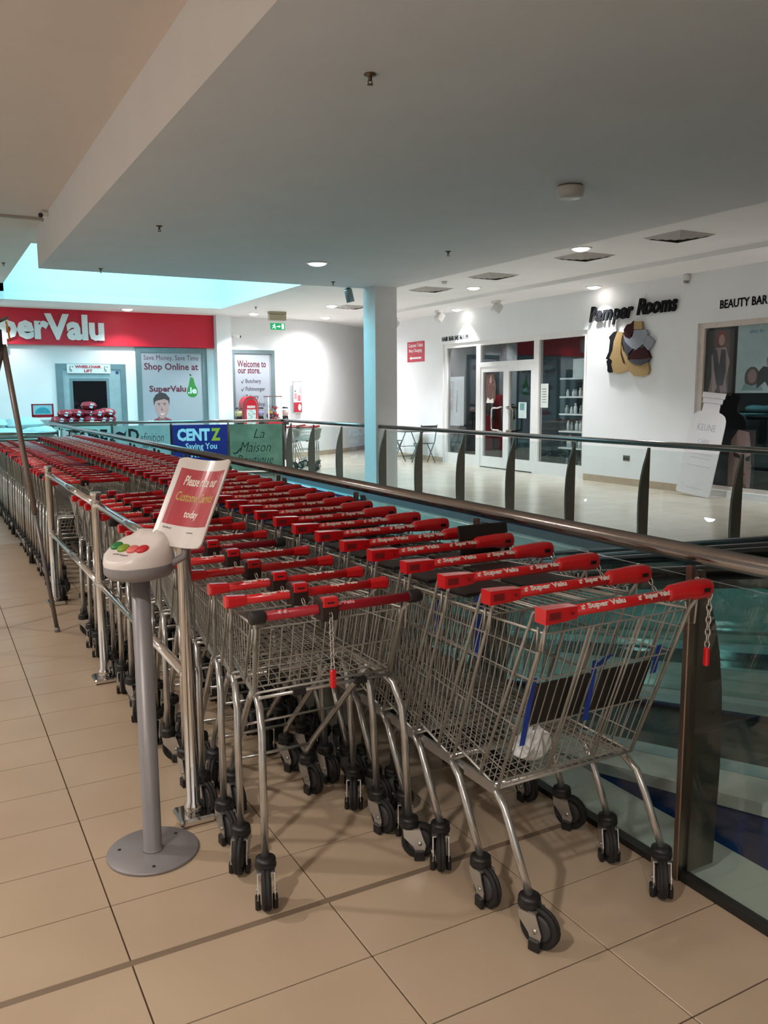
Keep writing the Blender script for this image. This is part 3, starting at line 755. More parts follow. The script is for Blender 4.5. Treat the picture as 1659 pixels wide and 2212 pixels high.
for i, y in enumerate(smA+smC):
    near = i < len(smA); j = i+1 if near else i-len(smA)+1
    p = sm_first if i == 0 else (sm_crim if i in (5, 9, 18, 22, 23, 29, 33, 38) else sm_red)
    if i == 0: lab = 'shallow trolley with crimson handle and black end caps, nearest the camera'
    elif near: lab = 'shallow basket trolley, %s from the camera in the front nest behind the chrome barrier' % ordinal(j)
    else: lab = 'shallow basket trolley, %s from the front of the far nest behind the chrome barrier' % ordinal(j)
    o = place(p, (SX+(random.uniform(-0.007, 0.007) if i else 0), y, 0), random.uniform(-0.01, 0.01), lab, 'shallow trolleys in the front nest' if near else 'shallow trolleys in the far nest', used, y > 5)
    if i == 0:
        for c, a in zip([c for c in o.children if c.name.startswith('castor')], (-0.33, 1.1, 0.1, 0.2)): c.rotation_euler = (0, 0, a)
def find(o, n):
    return [c for c in o.children if c.name.startswith(n)][0]
fifth = [o for o in COL.objects if o.get('label', '').startswith('large deep red-handled trolley, fifth')][0]
mb = MB(); mb.bbox(0.0, 0.235, -0.004, 0.004, 0.0, 0.115, 0.003, T(0.10, 0.05, 0.945) @ RX(math.radians(-12))); mb.build('seat_board', MATS['seat_black'], find(fifth, 'rear_flap'))
def crumpled(sx, sy, sz, seed):
    rnd = random.Random(seed); mb = MB(); n = 16; m_ = 9; vs = [(0, 0, 0)]; fs = []
    for i in range(1, m_):
        for j in range(n):
            a = 2*math.pi*j/n; tt = math.pi*i/m_; k = rnd.uniform(0.72, 1.15)
            vs.append((sx*k*math.sin(tt)*math.cos(a), sy*k*math.sin(tt)*math.sin(a), max(0, sz*(1-math.cos(tt))*0.5*rnd.uniform(0.75, 1.2))))
    vs.append((0, 0, sz))
    for j in range(n): fs.append((0, 1+(j+1) % n, 1+j)); fs.append((len(vs)-1, 1+(m_-2)*n+j, 1+(m_-2)*n+(j+1) % n))
    for i in range(m_-2):
        for j in range(n): fs.append((1+i*n+j, 1+i*n+(j+1) % n, 1+(i+1)*n+(j+1) % n, 1+(i+1)*n+j))
    return mb.add(vs, fs, False)
o = crumpled(0.085, 0.055, 0.09, 3).build('plastic_bag', mat('bag_film', '#d9dcdc', 0.3, var=0.1, scale=20), None, (1.235, -0.20, 0.408), (0, 0, 0.5)); tag(o, 'crumpled white plastic bag lying in the nearest large trolley', 'plastic bag')
# a short nest left beside the corner of the far balustrade
for k in range(4):
    place(sm_red, (6.36+0.125*k, 13.75+0.185*k, 0), -0.6, 'shallow trolley, %s from the front in the short nest behind the balustrade corner' % ordinal(k+1), 'trolleys by the balustrade corner', used, True)
# ================================================================== chrome barrier, kiosk, tripod
t = thing('trolley_barrier', 'chrome tube barrier along the left of the trolley rows', 'barrier', (0.38, 0.71, 0))
BY = [0.71, 2.46, 4.44]
for y in BY:
    mb = MB(); mb.lathe([(0.0, 0.03), (0.033, 0.03), (0.036, 0.06), (0.025, 0.075), (0.025, 1.035), (0.029, 1.036), (0.029, 1.052), (0.026, 1.056), (0.0, 1.057)], 20, T(0.38, y, 0)); p = child('post', mb, M_CHROME, t)
    mb = MB(); mb.bbox(0.38-0.065, 0.38+0.065, y-0.065, y+0.065, 0.0, 0.03, 0.008); child('base_plate', mb, M_CHROME, p)
for a, b in zip(BY[:-1], BY[1:]):
    for z in (0.99, 0.55):
        mb = MB(); mb.tube(((0.38, a+0.024, z), (0.38, b-0.024, z)), 0.019, 16); child('rail', mb, M_CHROME, t)
        for y in (a+0.03, b-0.03):
            mb = MB(); mb.lathe([(0.0, -0.012), (0.024, -0.012), (0.024, 0.012), (0.0, 0.012)], 14, T(0.38, y, z), axis='y'); child('rail_socket', mb, M_CHROME, t)
t = thing('trolley_barrier', 'steel end barrier across the far end of the trolley rows', 'barrier', (0.38, 11.95, 0))
for x in (0.2, 1.45):
    mb = MB(); mb.lathe([(0.0, 0.0), (0.06, 0.0), (0.06, 0.015), (0.025, 0.02), (0.025, 1.04), (0.0, 1.05)], 14, T(x, 11.95, 0)); child('post', mb, M_STEEL, t)
for z in (1.0, 0.55):
    mb = MB(); mb.tube(((0.2, 11.95, z), (1.45, 11.95, z)), 0.022, 12); child('rail', mb, M_STEEL, t)

# customer feedback terminal
t = thing('feedback_terminal', 'grey pole stand with a white button head and a please rate our customer service sign', 'kiosk', (0.19, 0.55, 0))
M_GREY = mat('stand_grey', '#8b8789', 0.4, 0.2)
mb = MB(); mb.lathe([(0.0, 0.0), (0.152, 0.0), (0.155, 0.003), (0.155, 0.008), (0.152, 0.011), (0.0, 0.011)], 48); base = mb.build('base_plate', M_GREY, t)
mb = MB()
for a in (0.6, 2.7, 4.5): mb.lathe([(0.0, 0.011), (0.006, 0.011), (0.006, 0.0125), (0.0, 0.0125)], 8, T(0.115*math.cos(a), 0.115*math.sin(a), 0))
mb.build('base_screw', M_BLACK, base)
mb = MB(); mb.lathe([(0.0, 0.011), (0.036, 0.011), (0.034, 0.016), (0.031, 0.02), (0.031, 1.0), (0.0, 1.0)], 24); mb.build('pole', M_GREY, t)
nh = Vector((-0.87, -0.49, 0)).normalized(); rt = Vector((-nh.y, nh.x, 0))          # facing direction, viewer's right = rt
rt = Vector((0, 0, 1)).cross(nh)
HM = Matrix(((rt.x, nh.x, 0, 0), (rt.y, nh.y, 0, 0), (0, 0, 1, 0), (0, 0, 0, 1)))     # local x=right, y=towards the user, z=up
hd = MB()     # egg-shaped head, sliced by a face that slopes towards the user
n = 32; prof = []
vs = []; fs = []
def rad(tz): return max(0.0, 1-abs(tz)**2.4)**0.5
lev = [(0.985, 0.80), (1.0, 0.98), (1.03, 1.02), (1.055, 0.99), (1.08, 0.93), (1.10, 0.84), (1.115, 0.72), (1.125, 0.55), (1.13, 0.3)]
for z, k in lev:
    for j in range(n):
        a = 2*math.pi*j/n
        x, y = 0.105*k*math.cos(a), 0.118*k*math.sin(a)
        zmax = 1.082-0.42*(y-0.02) if y > -0.045 else 9
        zz = min(z, zmax) if z > 1.035 else z
        vs.append((x, y, zz))
for i in range(len(lev)-1):
    for j in range(n): fs.append((i*n+j, i*n+(j+1) % n, (i+1)*n+(j+1) % n, (i+1)*n+j))
fs.append(tuple((len(lev)-1)*n+j for j in range(n)))
hd.add(vs, fs, True, HM); head = hd.build('head', mat('head_white', '#e6ddd9', 0.35, var=0.02), t)
mb = MB(); mb.lathe([(0.0, 0.965), (0.05, 0.965), (0.095, 0.978), (0.108, 0.995), (0.109, 1.018), (0.106, 1.022), (0.0, 1.022)], 32, HM @ Matrix.Diagonal((0.985, 1.1, 1, 1))); mb.build('underside', M_GREY, t)
face = HM @ T(0, 0.02, 1.0835) @ RX(-math.atan(0.42))
for x, y, c in ((-0.066, -0.002, '#1f7d3c'), (-0.024, 0.006, '#7f9c2a'), (0.022, 0.006, '#e0716a'), (0.062, -0.002, '#c8202c')):
    mb = MB(); mb.lathe([(0.0, -0.002), (0.021, -0.002), (0.021, 0.004), (0.018, 0.0065), (0.0, 0.007)], 24, face @ T(x*0.95, 0.02+y, 0)); mb.build('button', mat('button'+c, c, 0.4), head)
text_me = text_mesh('HappyOrNot', 0.07, 0.011, 0.0006, 0.0, 0.0, mat('print_grey', '#6b6668', 0.5), True); text_me.transform(face @ T(0, 0.062, 0.0006) @ RZ(math.pi)); link('lettering', text_me, head)
# sign holder: sheet tilted back 30 degrees, both upright edges curling forward
SC = Vector((0.378, 0.51, 1.207))-Vector((0.19, 0.55, 0))
# sheet axes: vr = viewer's right, up = up the sheet, fw = towards the viewer
up = (Vector((0, 0, 1))*math.cos(math.radians(30))-nh*math.sin(math.radians(30))); fw = (nh*math.cos(math.radians(30))+Vector((0, 0, 1))*math.sin(math.radians(30)))
vr = up.cross(fw)
SM_ = Matrix(((vr.x, up.x, fw.x, SC.x), (vr.y, up.y, fw.y, SC.y), (vr.z, up.z, fw.z, SC.z), (0, 0, 0, 1)))
def curl(x): return 0.030*(abs(x)/0.115)**2
def sheet(x0, x1, y0, y1, off, th, nx=14, corner=0.0):
    mb = MB(); vs = []; fs = []
    for k in range(nx+1):
        x = x0+(x1-x0)*k/nx; c = corner if k in (0, nx) else (corner*0.3 if k in (1, nx-1) else 0)
        for zz in (off, off+th):
            vs += [(x, y0+c, curl(x)+zz), (x, y1-c, curl(x)+zz)]
    for k in range(nx):
        a = k*4; b = a+4
        fs += [(a, b, b+1, a+1), (a+2, a+3, b+3, b+2), (a, a+2, b+2, b), (a+1, b+1, b+3, a+3)]
    fs += [(0, 1, 3, 2), (nx*4, nx*4+2, nx*4+3, nx*4+1)]
    mb.add(vs, fs, False, SM_); return mb
sg = sheet(-0.115, 0.115, -0.158, 0.158, 0, 0.006, 20, 0.012).build('sign_holder', mat('holder_white', '#e4dedb', 0.25, var=0.02, coat=0.4), t)
sheet(-0.098, 0.098, -0.085, 0.118, 0.0062, 0.0006).build('sign_print', mat('sign_red', '#b8434f', 0.22, coat=0.6), sg)
def sign_text(s, w, h, y, m, bold=0.02, shear=0.15, x=0.0):
    me = text_mesh(s, w, h, 0.0005, bold, shear, m, True)
    for v in me.vertices: v.co = SM_ @ Vector((x+v.co.x, y+v.co.y, curl(x+v.co.x)+0.0072+v.co.z))
    link('lettering', me, sg)
sign_text('Please rate our', 0.145, 0.036, 0.076, M_WHITE); sign_text('Customer Service', 0.165, 0.034, 0.018, mat('print_gold', '#c6a45c', 0.4)); sign_text('today', 0.062, 0.034, -0.045, M_WHITE)
sign_text('feedback', 0.03, 0.006, -0.097, MATS['print_grey'], 0, 0, -0.075); sign_text('www', 0.03, 0.004, -0.106, MATS['print_grey'], 0, 0, 0.02)
mb = MB(); p0 = SC+up*-0.15-fw*0.016; mb.tube([p0+up*0.05, p0+up*0.0, p0-up*0.025-fw*0.01, Vector((0.03, -0.0, 0.975)), Vector((0.0, 0, 0.97))], [0.012, 0.014, 0.013, 0.011, 0.011], 8); mb.build('bracket', M_GREY, t)

# telescopic tripod at the left edge
t = thing('tripod_stand', 'grey telescopic tripod standing at the left edge of the floor', 'tripod', (0.09, 3.85, 0))
AP = Vector((0.082, 3.80, 1.90))
for ft in ((0.282, 3.63, 0.0), (-0.55, 3.62, 0.0), (-0.42, 4.35, 0.0)):
    ft = Vector(ft); k = AP.lerp(ft, 0.58)
    mb = MB(); mb.tube((AP, k), 0.019, 12); lg = child('leg', mb, mat('tripod_grey', '#8d827e', 0.4, 0.6), t)
    mb = MB(); mb.tube((k, ft+Vector((0, 0, 0.02))), 0.014, 12); child('lower_leg', mb, mat('tripod_grey_dark', '#7c7676', 0.4, 0.6), lg)
    mb = MB(); mb.lathe([(0.0, 0.0), (0.02, 0.0), (0.017, 0.03), (0.0, 0.03)], 10, T(*ft)); child('rubber_foot', mb, M_GREY, lg)
mb = MB(); mb.bbox(AP.x-0.07, AP.x-0.005, AP.y-0.04, AP.y+0.04, AP.z-0.03, AP.z+0.10, 0.01); child('head', mb, M_BLACK, t)
mb = MB(); mb.tube((AP+Vector((-0.12, 0, 0.10)), AP+Vector((0.04, 0.0, 0.175))), 0.012, 8); child('cross_arm', mb, M_STEEL, t)
mb = MB(); mb.tube((AP+Vector((0.025, -0.01, 0.15)), AP+Vector((0.035, -0.02, 0.09)), AP+Vector((0.04, -0.01, 0.02))), 0.006, 6); child('cable', mb, mat('cable_orange', '#d89a22', 0.5), t)

# ================================================================== ceiling fixtures
M_LAMP = mat('lamp_glow', '#ffffff', 0.5, emit=('#fff6ea', 9.0))
M_LAMPD = mat('lamp_glow_dim', '#ffffff', 0.5, emit=('#eef4f4', 1.0))
M_LTRIM = mat('lamp_trim', '#e4e2df', 0.4)
def downlight(label, x, y, z, power=60, r=0.115, glow=None, size=125, aim=None, color=(0.98, 0.97, 0.98), blend=0.5):
    t = thing('downlight', label, 'ceiling light', (x, y, z), 0, 'recessed downlights')
    mb = MB(); mb.lathe([(r, 0.004), (r+0.028, 0.004), (r+0.03, -0.004), (r+0.002, -0.014), (r-0.004, -0.004), (r, 0.004)], 28); mb.build('trim_ring', M_LTRIM, t)
    mb = MB(); mb.lathe([(0.0, -0.042), (r*0.45, -0.039), (r*0.8, -0.026), (r*0.97, -0.008), (r*0.97, 0.0), (0.0, 0.0)], 28); mb.build('lamp', glow or M_LAMP, t)
    if power:
        s = spot('downlight_beam', (x, y, z-0.06), power*2.5, color, size, blend, 0.08, aim or (0, 0, 0))
    return t
downlight('wall-washing downlight above the left door of the salon', 9.86, 13.24, 3.385, 40, size=92, aim=(0, 0, 0))
downlight('wall-washing downlight above the black script sign', 9.86, 9.01, 3.385, 48, size=92, aim=(0, 0, 0))
downlight('wall-washing downlight above the tall window, out to the right', 9.86, 4.8, 3.385, 48, size=92, aim=(0, 0, 0))
downlight('bright downlight nearest the dark ceiling edge', 7.29, 6.46, 3.45, 42)
downlight('downlight in the middle of the walkway ceiling', 8.35, 10.44, 3.45, 60)
downlight('downlight in the walkway ceiling beside the column', 7.36, 14.27, 3.45, 72)
downlight('downlight in front of the curved wall', 8.38, 16.8, 3.45, 110, size=165, blend=1.0)
downlight('downlight above the gumball machines', 6.46, 16.6, 3.45, 75)
downlight('downlight over the right end of the red sign', 3.64, 16.8, 3.45, 24)
downlight('downlight over the left end of the red sign', 0.98, 16.8, 3.45, 24)
downlight('dim downlight set in the dark ceiling panel', 4.16, 7.89, 3.245, 0, 0.125, M_LAMPD)
for x, y, w, p in ((-2.3, 6.2, 'farthest right', 66), (-2.3, 2.4, 'middle right', 66), (-2.0, -1.4, 'near right', 80), (-1.2, -4.4, 'nearest right', 100), (-4.6, 2.4, 'near left', 78), (-4.6, 8, 'farthest left', 78)):
    downlight('%s downlight of the left ceiling, out of view' % w, x, y, 3.75, p, color=(1.0, 0.935, 0.87))
# unseen lamps added under the near slab, tilted to brighten the well
for y, w, p in ((1.0, 'first', 85), (4.0, 'second', 22), (7.0, 'third', 16), (10.0, 'fourth', 16)):
    downlight('%s unseen lamp added under the near floor edge to light the well' % w, 1.4, y, -0.36, p, color=(0.66, 1.0, 0.97), size=150, aim=(0, math.radians(-62), 0))
def vent(label, x, y, z):
    t = thing('air_vent', label, 'air vent', (x, y, z), 0, 'square air diffusers')
    for k, (a, zz) in enumerate(((0.30, -0.012), (0.23, -0.022), (0.16, -0.030), (0.09, -0.036))):
        mb = MB(); b2 = a-0.055
        o_ = [(-a, -a, zz+0.012), (a, -a, zz+0.012), (a, a, zz+0.012), (-a, a, zz+0.012), (-b2, -b2, zz-0.012), (b2, -b2, zz-0.012), (b2, b2, zz-0.012), (-b2, b2, zz-0.012)]
        mb.add(o_, [(0, 1, 5, 4), (1, 2, 6, 5), (2, 3, 7, 6), (3, 0, 4, 7)]); mb.build('louvre', mat('vent_white', '#b6b0ac', 0.6), t)
    mb = MB(); mb.box(-0.26, 0.26, -0.26, 0.26, -0.002, -0.0005); mb.build('duct_face', mat('vent_dark', '#3c3733', 0.8), t)
for lab, y in (('square air vent nearest the column', 10.98), ('square air vent, second from the column', 9.08), ('square air vent beside the bright downlight', 6.95), ('square air vent nearest the right edge', 5.28)): vent(lab, 7.79, y, 3.45)
vent('square air vent in the ceiling left of the column', 7.85, 14.3, 3.45)
def sprinkler(label, x, y, z):
    t = thing('sprinkler', label, 'sprinkler', (x, y, z), 0, 'fire sprinklers')
    mb = MB(); mb.lathe([(0.0, 0.0), (0.032, 0.0), (0.034, -0.006), (0.012, -0.010), (0.010, -0.03), (0.006, -0.032), (0.006, -0.036), (0.0, -0.036)], 14); mb.build('body', mat('brass_dull', '#6b5a48', 0.45, 0.8), t)
    mb = MB(); mb.lathe([(0.0, -0.052), (0.017, -0.052), (0.017, -0.055), (0.0, -0.055)], 10)
    for s in (-1, 1): mb.tube(((s*0.008, 0, -0.03), (s*0.013, 0, -0.042), (s*0.004, 0, -0.053)), 0.003, 5)
    mb.build('deflector', MATS['brass_dull'], t)
for lab, x, y, z in (('fire sprinkler nearest the camera in the dark ceiling', 1.8, 1.94, 3.245), ('fire sprinkler near the left edge of the dark ceiling', 1.79, 6.44, 3.245), ('fire sprinkler at the far left corner of the dark ceiling', 1.79, 9.6, 3.245),
                     ('fire sprinkler near the right edge of the dark ceiling', 5.19, 6.4, 3.245), ('fire sprinkler close to the column top', 5.11, 9.43, 3.245), ('fire sprinkler in the far left ceiling', 0.92, 13.2, 3.75), ('fire sprinkler beside the light well over the exit', 6.0, 15.2, 3.45)):
    sprinkler(lab, x, y, z)
t = thing('smoke_detector', 'round white smoke detector on the dark ceiling', 'smoke detector', (4.36, 3.30, 3.245))
mb = MB(); mb.lathe([(0.0, 0.0), (0.10, 0.0), (0.103, -0.012), (0.0, -0.012)], 32); mb.build('base', mat('detector_base', '#6f655d', 0.6), t)
mb = MB(); mb.lathe([(0.0, -0.012), (0.108, -0.012), (0.114, -0.022), (0.114, -0.055), (0.104, -0.085), (0.085, -0.100), (0.0, -0.103)], 32); mb.build('housing', mat('detector_white', '#cfcac2', 0.35, var=0.02), t)
mb = MB(); mb.lathe([(0.0, -0.010), (0.05, -0.010), (0.035, -0.05), (0.0, -0.052)], 14); tag(mb.build('ceiling_sensor', M_LTRIM, None, (7.45, 10.0, 3.455)), 'small round sensor on the walkway ceiling by the column', 'sensor')
def track_spot(label, x, y, z):
    t = thing('spotlight', label, 'spotlight', (x, y, z), 0, 'adjustable ceiling spotlights')
    mb = MB(); mb.box(-0.05, 0.05, -0.09, 0.09, -0.05, 0.0); mb.build('mount', M_LTRIM, t)
    mb = MB(); mb.bbox(-0.075, 0.075, -0.085, 0.085, -0.10, 0.10, 0.02, T(0.02, 0, -0.15) @ RY(math.radians(35))); mb.build('lamp_housing', mat('spot_white', '#d8d8d8', 0.4), t)
    mb = MB(); mb.tube(((0, 0.06, -0.05), (0.02, 0.09, -0.14)), 0.008, 6); mb.build('yoke', M_LTRIM, t)
for lab, x, y in (('white swivel spotlight left of the salon door', 9.62, 13.6), ('white swivel spotlight above the salon door', 9.62, 11.5), ('small spotlight left of the column-side wall end', 9.62, 15.6)): track_spot(lab, x, y, 3.385)
t = thing('wall_sensor', 'small beige sensor high on the wall between the two signs', 'sensor', (10.1, 7.2, 3.3))
mb = MB(); mb.bbox(-0.05, 0.02, -0.05, 0.05, -0.02, 0.085, 0.015); mb.build('housing', M_LTRIM, t)
mb = MB(); mb.lathe([(0.0, -0.06), (0.035, -0.05), (0.04, -0.02), (0.0, -0.015)], 12, T(-0.02, 0, 0)); mb.build('lens', mat('lens_beige', '#8d857d', 0.3), t)
t = thing('cylinder_light', 'grey cylinder lamp under the dark ceiling beside the column', 'ceiling light', (5.62, 9.97, 3.24))
mb = MB(); mb.lathe([(0.0, 0.0), (0.05, 0.0), (0.05, -0.03), (0.0, -0.03)], 16); mb.build('mount', M_STEELD, t)
mb = MB(); mb.lathe([(0.0, 0.0), (0.062, 0.0), (0.065, -0.02), (0.065, -0.2), (0.058, -0.2), (0.055, -0.17), (0.0, -0.17)], 20, T(0, 0, -0.02) @ RY(math.radians(-14))); mb.build('barrel', mat('lamp_grey', '#9aa6a8', 0.35, 0.4), t)
t = thing('ceiling_track', 'thin grey cable trunking across the left ceiling', 'cable trunking', (0.2, 9.2, 3.75))
mb = MB(); mb.bbox(-2.0, 0.90, -0.03, 0.03, -0.03, 0.0, 0.004); mb.build('trunking', mat('trunk_grey', '#a9a099', 0.6), t)
mb = MB(); mb.bbox(0.84, 0.9, -0.04, 0.04, -0.038, 0.0, 0.004); mb.build('end_cap', MATS['trunk_grey'], t)
t = thing('dome_camera', 'tiny black camera on the left face of the dark ceiling', 'camera', (1.03, 8.75, 3.70))
mb = MB(); mb.bbox(-0.04, 0.03, -0.03, 0.03, -0.03, 0.03, 0.008); mb.build('bracket', M_LTRIM, t)
mb = MB(); mb.ellipsoid((-0.055, -0.02, -0.01), 0.028, 0.04, 0.028); mb.build('lens', M_BLACK, t)
# ================================================================== supermarket front (wall_back, facing the camera)
WY = 17.6
def onback(x, z, off=0.0): return frame(FACE_NEGY, (x, WY-off, z))
def bbx(name, x0, x1, z0, z1, d0, d1, m, parent):
    mb = MB(); mb.box(x0, x1, WY-d1, WY-d0, z0, z1); return child(name, mb, m, parent)
t = thing('fascia_sign', 'long red supermarket fascia with raised white letters SuperValu', 'shop sign', (-2.0, WY, 2.69))
bbx('panel', -2.0, 5.77, 2.69, 3.45, 0.0, 0.10, mat('fascia_red', '#d91c38', 0.45, var=0.03), t)
M_LET = mat('letter_white', '#eef2f3', 0.45, var=0.01)
word = 'SuperValu'
_WD = {}
def width(s):
    if s not in _WD:
        mm = font_mesh(s, 0.045, 0.0, 0.0)
        xs = [v.co.x for v in mm.vertices]; ys = [v.co.y for v in mm.vertices]; _WD[s] = (min(xs), max(xs), min(ys), max(ys)); bpy.data.meshes.remove(mm)
    return _WD[s]
def letters(word, x_left, x_right, z_base, cap_h, M0, m, parent, depth, bold, shear=0.0, slope=0.0):
    """each letter its own piece; x runs along the wall frame M0"""
    tot = width(word); W_ = tot[1]-tot[0]; sx = (x_right-x_left)/W_; caps = width('l'); sy = cap_h/(caps[3]-0.0)
    for i, ch_ in enumerate(word):
        if ch_ == ' ': continue
        r1 = width(word[:i+1]); rc = width(ch_)
        w = (rc[1]-rc[0])*sx; x = x_left+(r1[1]-tot[0])*sx-w
        me_ = text_mesh(ch_, w, (rc[3]-rc[2])*sy, depth, bold, shear, m); me_.transform(M0 @ T(x, z_base+rc[2]*sy+slope*(x-x_left), 0))
        o = link('letter', me_, parent); o.matrix_parent_inverse = Matrix.LocRotScale(parent.location, parent.rotation_euler, None).inverted()
letters(word, 0.45, 3.25, 2.83, 0.52, frame(FACE_NEGY, (0, WY-0.10, 0)), M_LET, t, 0.06, 0.045)
# wheelchair lift door
M_LIFT = mat('lift_steel', '#a9bcc2', 0.4, 0.3); M_LIFTD = mat('lift_frame', '#7d9299', 0.4, 0.4)
t = tag(link('door_1', None, None, (2.2, WY, 0)), 'pale metal wheelchair lift door with a dark window', 'door'); t['kind'] = 'structure'
for b in ((2.2, 2.34, 0, 2.29), (3.58, 3.70, 0, 2.29), (2.34, 3.58, 2.17, 2.29)): bbx('door_frame', *b, 0, 0.05, M_LIFTD, t)
bbx('door_leaf', 2.34, 3.58, 0.0, 2.17, 0, 0.02, M_LIFT, t)
bbx('window_frame', 2.48, 3.32, 0.85, 1.97, 0.02, 0.035, M_LIFTD, t)
bbx('pane', 2.54, 3.26, 0.91, 1.91, 0.035, 0.038, mat('pane_black', '#17171a', 0.08), t)
bbx('call_button', 3.48, 3.54, 2.07, 2.13, 0.02, 0.03, mat('button_navy', '#1d3f7a', 0.4), t)
t = thing('lift_sign', 'white wheelchair lift sign over the metal door', 'sign', (2.43, WY, 2.1))
bbx('board', 2.43, 3.36, 2.08, 2.28, 0.05, 0.062, mat('sign_white', '#dfe8ea', 0.5, var=0.02), t)
P_RED = mat('print_red', '#b3202f', 0.5)
text_on('lettering', 'WHEELCHAIR', onback(2.60, 2.19, 0.0625), 0.56, 0.065, P_RED, t, 0.001, 0.05); text_on('lettering', 'LIFT', onback(2.79, 2.10, 0.0625), 0.18, 0.065, P_RED, t, 0.001, 0.05)
for x in (2.5, 3.24):
    mb = MB(); M_ = onback(x, 2.18, 0.0625)
    for k in range(10):
        a0, a1 = math.radians(-160+k*24), math.radians(-160+(k+1)*24)
        mb.prism([(0.03*math.cos(a0), -0.04+0.03*math.sin(a0)), (0.03*math.cos(a1), -0.04+0.03*math.sin(a1)), (0.022*math.cos(a1), -0.04+0.022*math.sin(a1)), (0.022*math.cos(a0), -0.04+0.022*math.sin(a0))], 0, 0.001, M_)
    mb.prism([(-0.014, 0.03), (-0.002, 0.03), (0.002, -0.022), (0.028, -0.03), (0.04, -0.062), (0.028, -0.064), (0.02, -0.038), (-0.012, -0.034)], 0, 0.001, M_); mb.prism([(0.012*math.cos(k), 0.045+0.012*math.sin(k)) for k in range(6)], 0, 0.001, M_)
    mb.prism([(0.035, 0.03), (0.05, 0.06), (0.065, 0.03)], 0, 0.001, M_); child('wheelchair_symbol', mb, P_BLK, t)
# poster windows
M_FRG = mat('frame_grey', '#74878c', 0.4, 0.4); M_VINYL = mat('vinyl_grey', '#9fa5ae', 0.35, var=0.03, scale=2); P_DRED = mat('print_maroon', '#5e2634', 0.5)
def window(name, x0, x1, z1, label, fr=0.11):
    t = tag(link(name, None, None, (x0, WY, 0)), label, 'window'); t['kind'] = 'structure'
    for b in ((x0, x0+fr, 0, z1), (x1-fr, x1, 0, z1), (x0+fr, x1-fr, z1-fr, z1), (x0+fr, x1-fr, 0, 0.12)): bbx('window_frame', *b, 0, 0.05, M_FRG, t)
    bbx('pane', x0+fr, x1-fr, 0.12, z1-fr, 0.0, 0.02, M_VINYL, t)
    return t
t = window('window_1', 3.94, 5.60, 2.68, 'shop window covered with a grey shop online poster showing a smiling man')
def back_text(s, x, z, w, h, m, par, bold=0.02, sh=0.0): return text_on('lettering', s, onback(x, z, 0.0205), w, h, m, par, 0.001, bold, sh)
back_text('Save Money, Save Time', 4.12, 2.36, 1.28, 0.15, P_DRED, t, 0.0); back_text('Shop Online at', 4.12, 2.12, 1.27, 0.21, P_DRED, t, 0.025)
back_text('SuperValu', 4.22, 1.62, 0.86, 0.19, P_DRED, t, 0.035)
def flat(name, poly, m, par, M0, off=0.0, th=0.001):
    mb = MB(); mb.prism(poly, off, off+th, M0); return child(name, mb, m, par)
def ell(cx, cz, rx, rz, n=18, a0=0, a1=360):
    return [(cx+rx*math.cos(math.radians(a0+(a1-a0)*k/n)), cz+rz*math.sin(math.radians(a0+(a1-a0)*k/n))) for k in range(n if a1-a0 >= 360 else n+1)]
M0 = frame(FACE_NEGY, (0, WY-0.0205, 0))
pear = [(5.19, 2.00), (5.23, 2.005), (5.27, 1.97), (5.285, 1.89), (5.31, 1.81), (5.35, 1.73), (5.36, 1.65), (5.33, 1.57), (5.27, 1.535), (5.19, 1.535), (5.13, 1.57), (5.10, 1.64), (5.11, 1.73), (5.15, 1.82), (5.17, 1.92)]
flat('pear_print', pear, mat('print_green', '#2f7d35', 0.5), t, M0); flat('leaf_print', [(5.165, 2.085), (5.19, 2.03), (5.225, 2.035), (5.205, 2.075)], mat('print_leaf', '#1f4a2c', 0.5), t, M0)
text_on('lettering', '.ie', onback(5.125, 1.62, 0.022), 0.21, 0.15, P_WH, t, 0.001, 0.03)
SK = mat('print_skin', '#b08d8c', 0.6); HR = mat('print_hair', '#3b3233', 0.6); SH_ = mat('print_shirt', '#8f3a4a', 0.6); SKD = mat('print_skin_dark', '#7d5d60', 0.6)
flat('shirt_print', [(4.24, 0.95), (4.30, 1.02), (4.42, 1.08), (4.56, 1.08), (4.70, 1.02), (4.76, 0.95)], SH_, t, M0)
flat('neck_print', [(4.40, 1.10), (4.42, 1.0), (4.56, 1.0), (4.58, 1.10)], SKD, t, M0, 0.001)
flat('face_print', [(4.33, 1.42), (4.34, 1.25), (4.39, 1.12), (4.46, 1.05), (4.53, 1.05), (4.60, 1.12), (4.65, 1.25), (4.66, 1.42), (4.60, 1.52), (4.38, 1.52)], SK, t, M0, 0.002)
flat('hair_print', [(4.31, 1.35), (4.30, 1.50), (4.36, 1.60), (4.48, 1.66), (4.60, 1.62), (4.68, 1.52), (4.67, 1.35), (4.645, 1.46), (4.56, 1.50), (4.42, 1.47), (4.35, 1.45)], HR, t, M0, 0.003)
for x in (4.43, 4.56):
    flat('brow_print', [(x-0.04, 1.40), (x+0.035, 1.405), (x+0.035, 1.388), (x-0.04, 1.385)], HR, t, M0, 0.003); flat('eye_print', ell(x, 1.36, 0.022, 0.009, 10), HR, t, M0, 0.003)
flat('mouth_print', [(4.43, 1.175), (4.50, 1.15), (4.57, 1.18), (4.50, 1.125)], M_WHITE, t, M0, 0.003); flat('nose_print', [(4.485, 1.33), (4.475, 1.23), (4.515, 1.225)], SKD, t, M0, 0.003)
t = window('window_2', 6.2, 7.32, 2.67, 'narrow shop window with a welcome to our store poster', 0.09)
back_text('Welcome to', 6.36, 2.25, 0.74, 0.17, P_DRED, t, 0.025); back_text('our store.', 6.37, 2.10, 0.58, 0.14, P_DRED, t, 0.025)
P_GRT = mat('print_slate', '#3f3a44', 0.5)
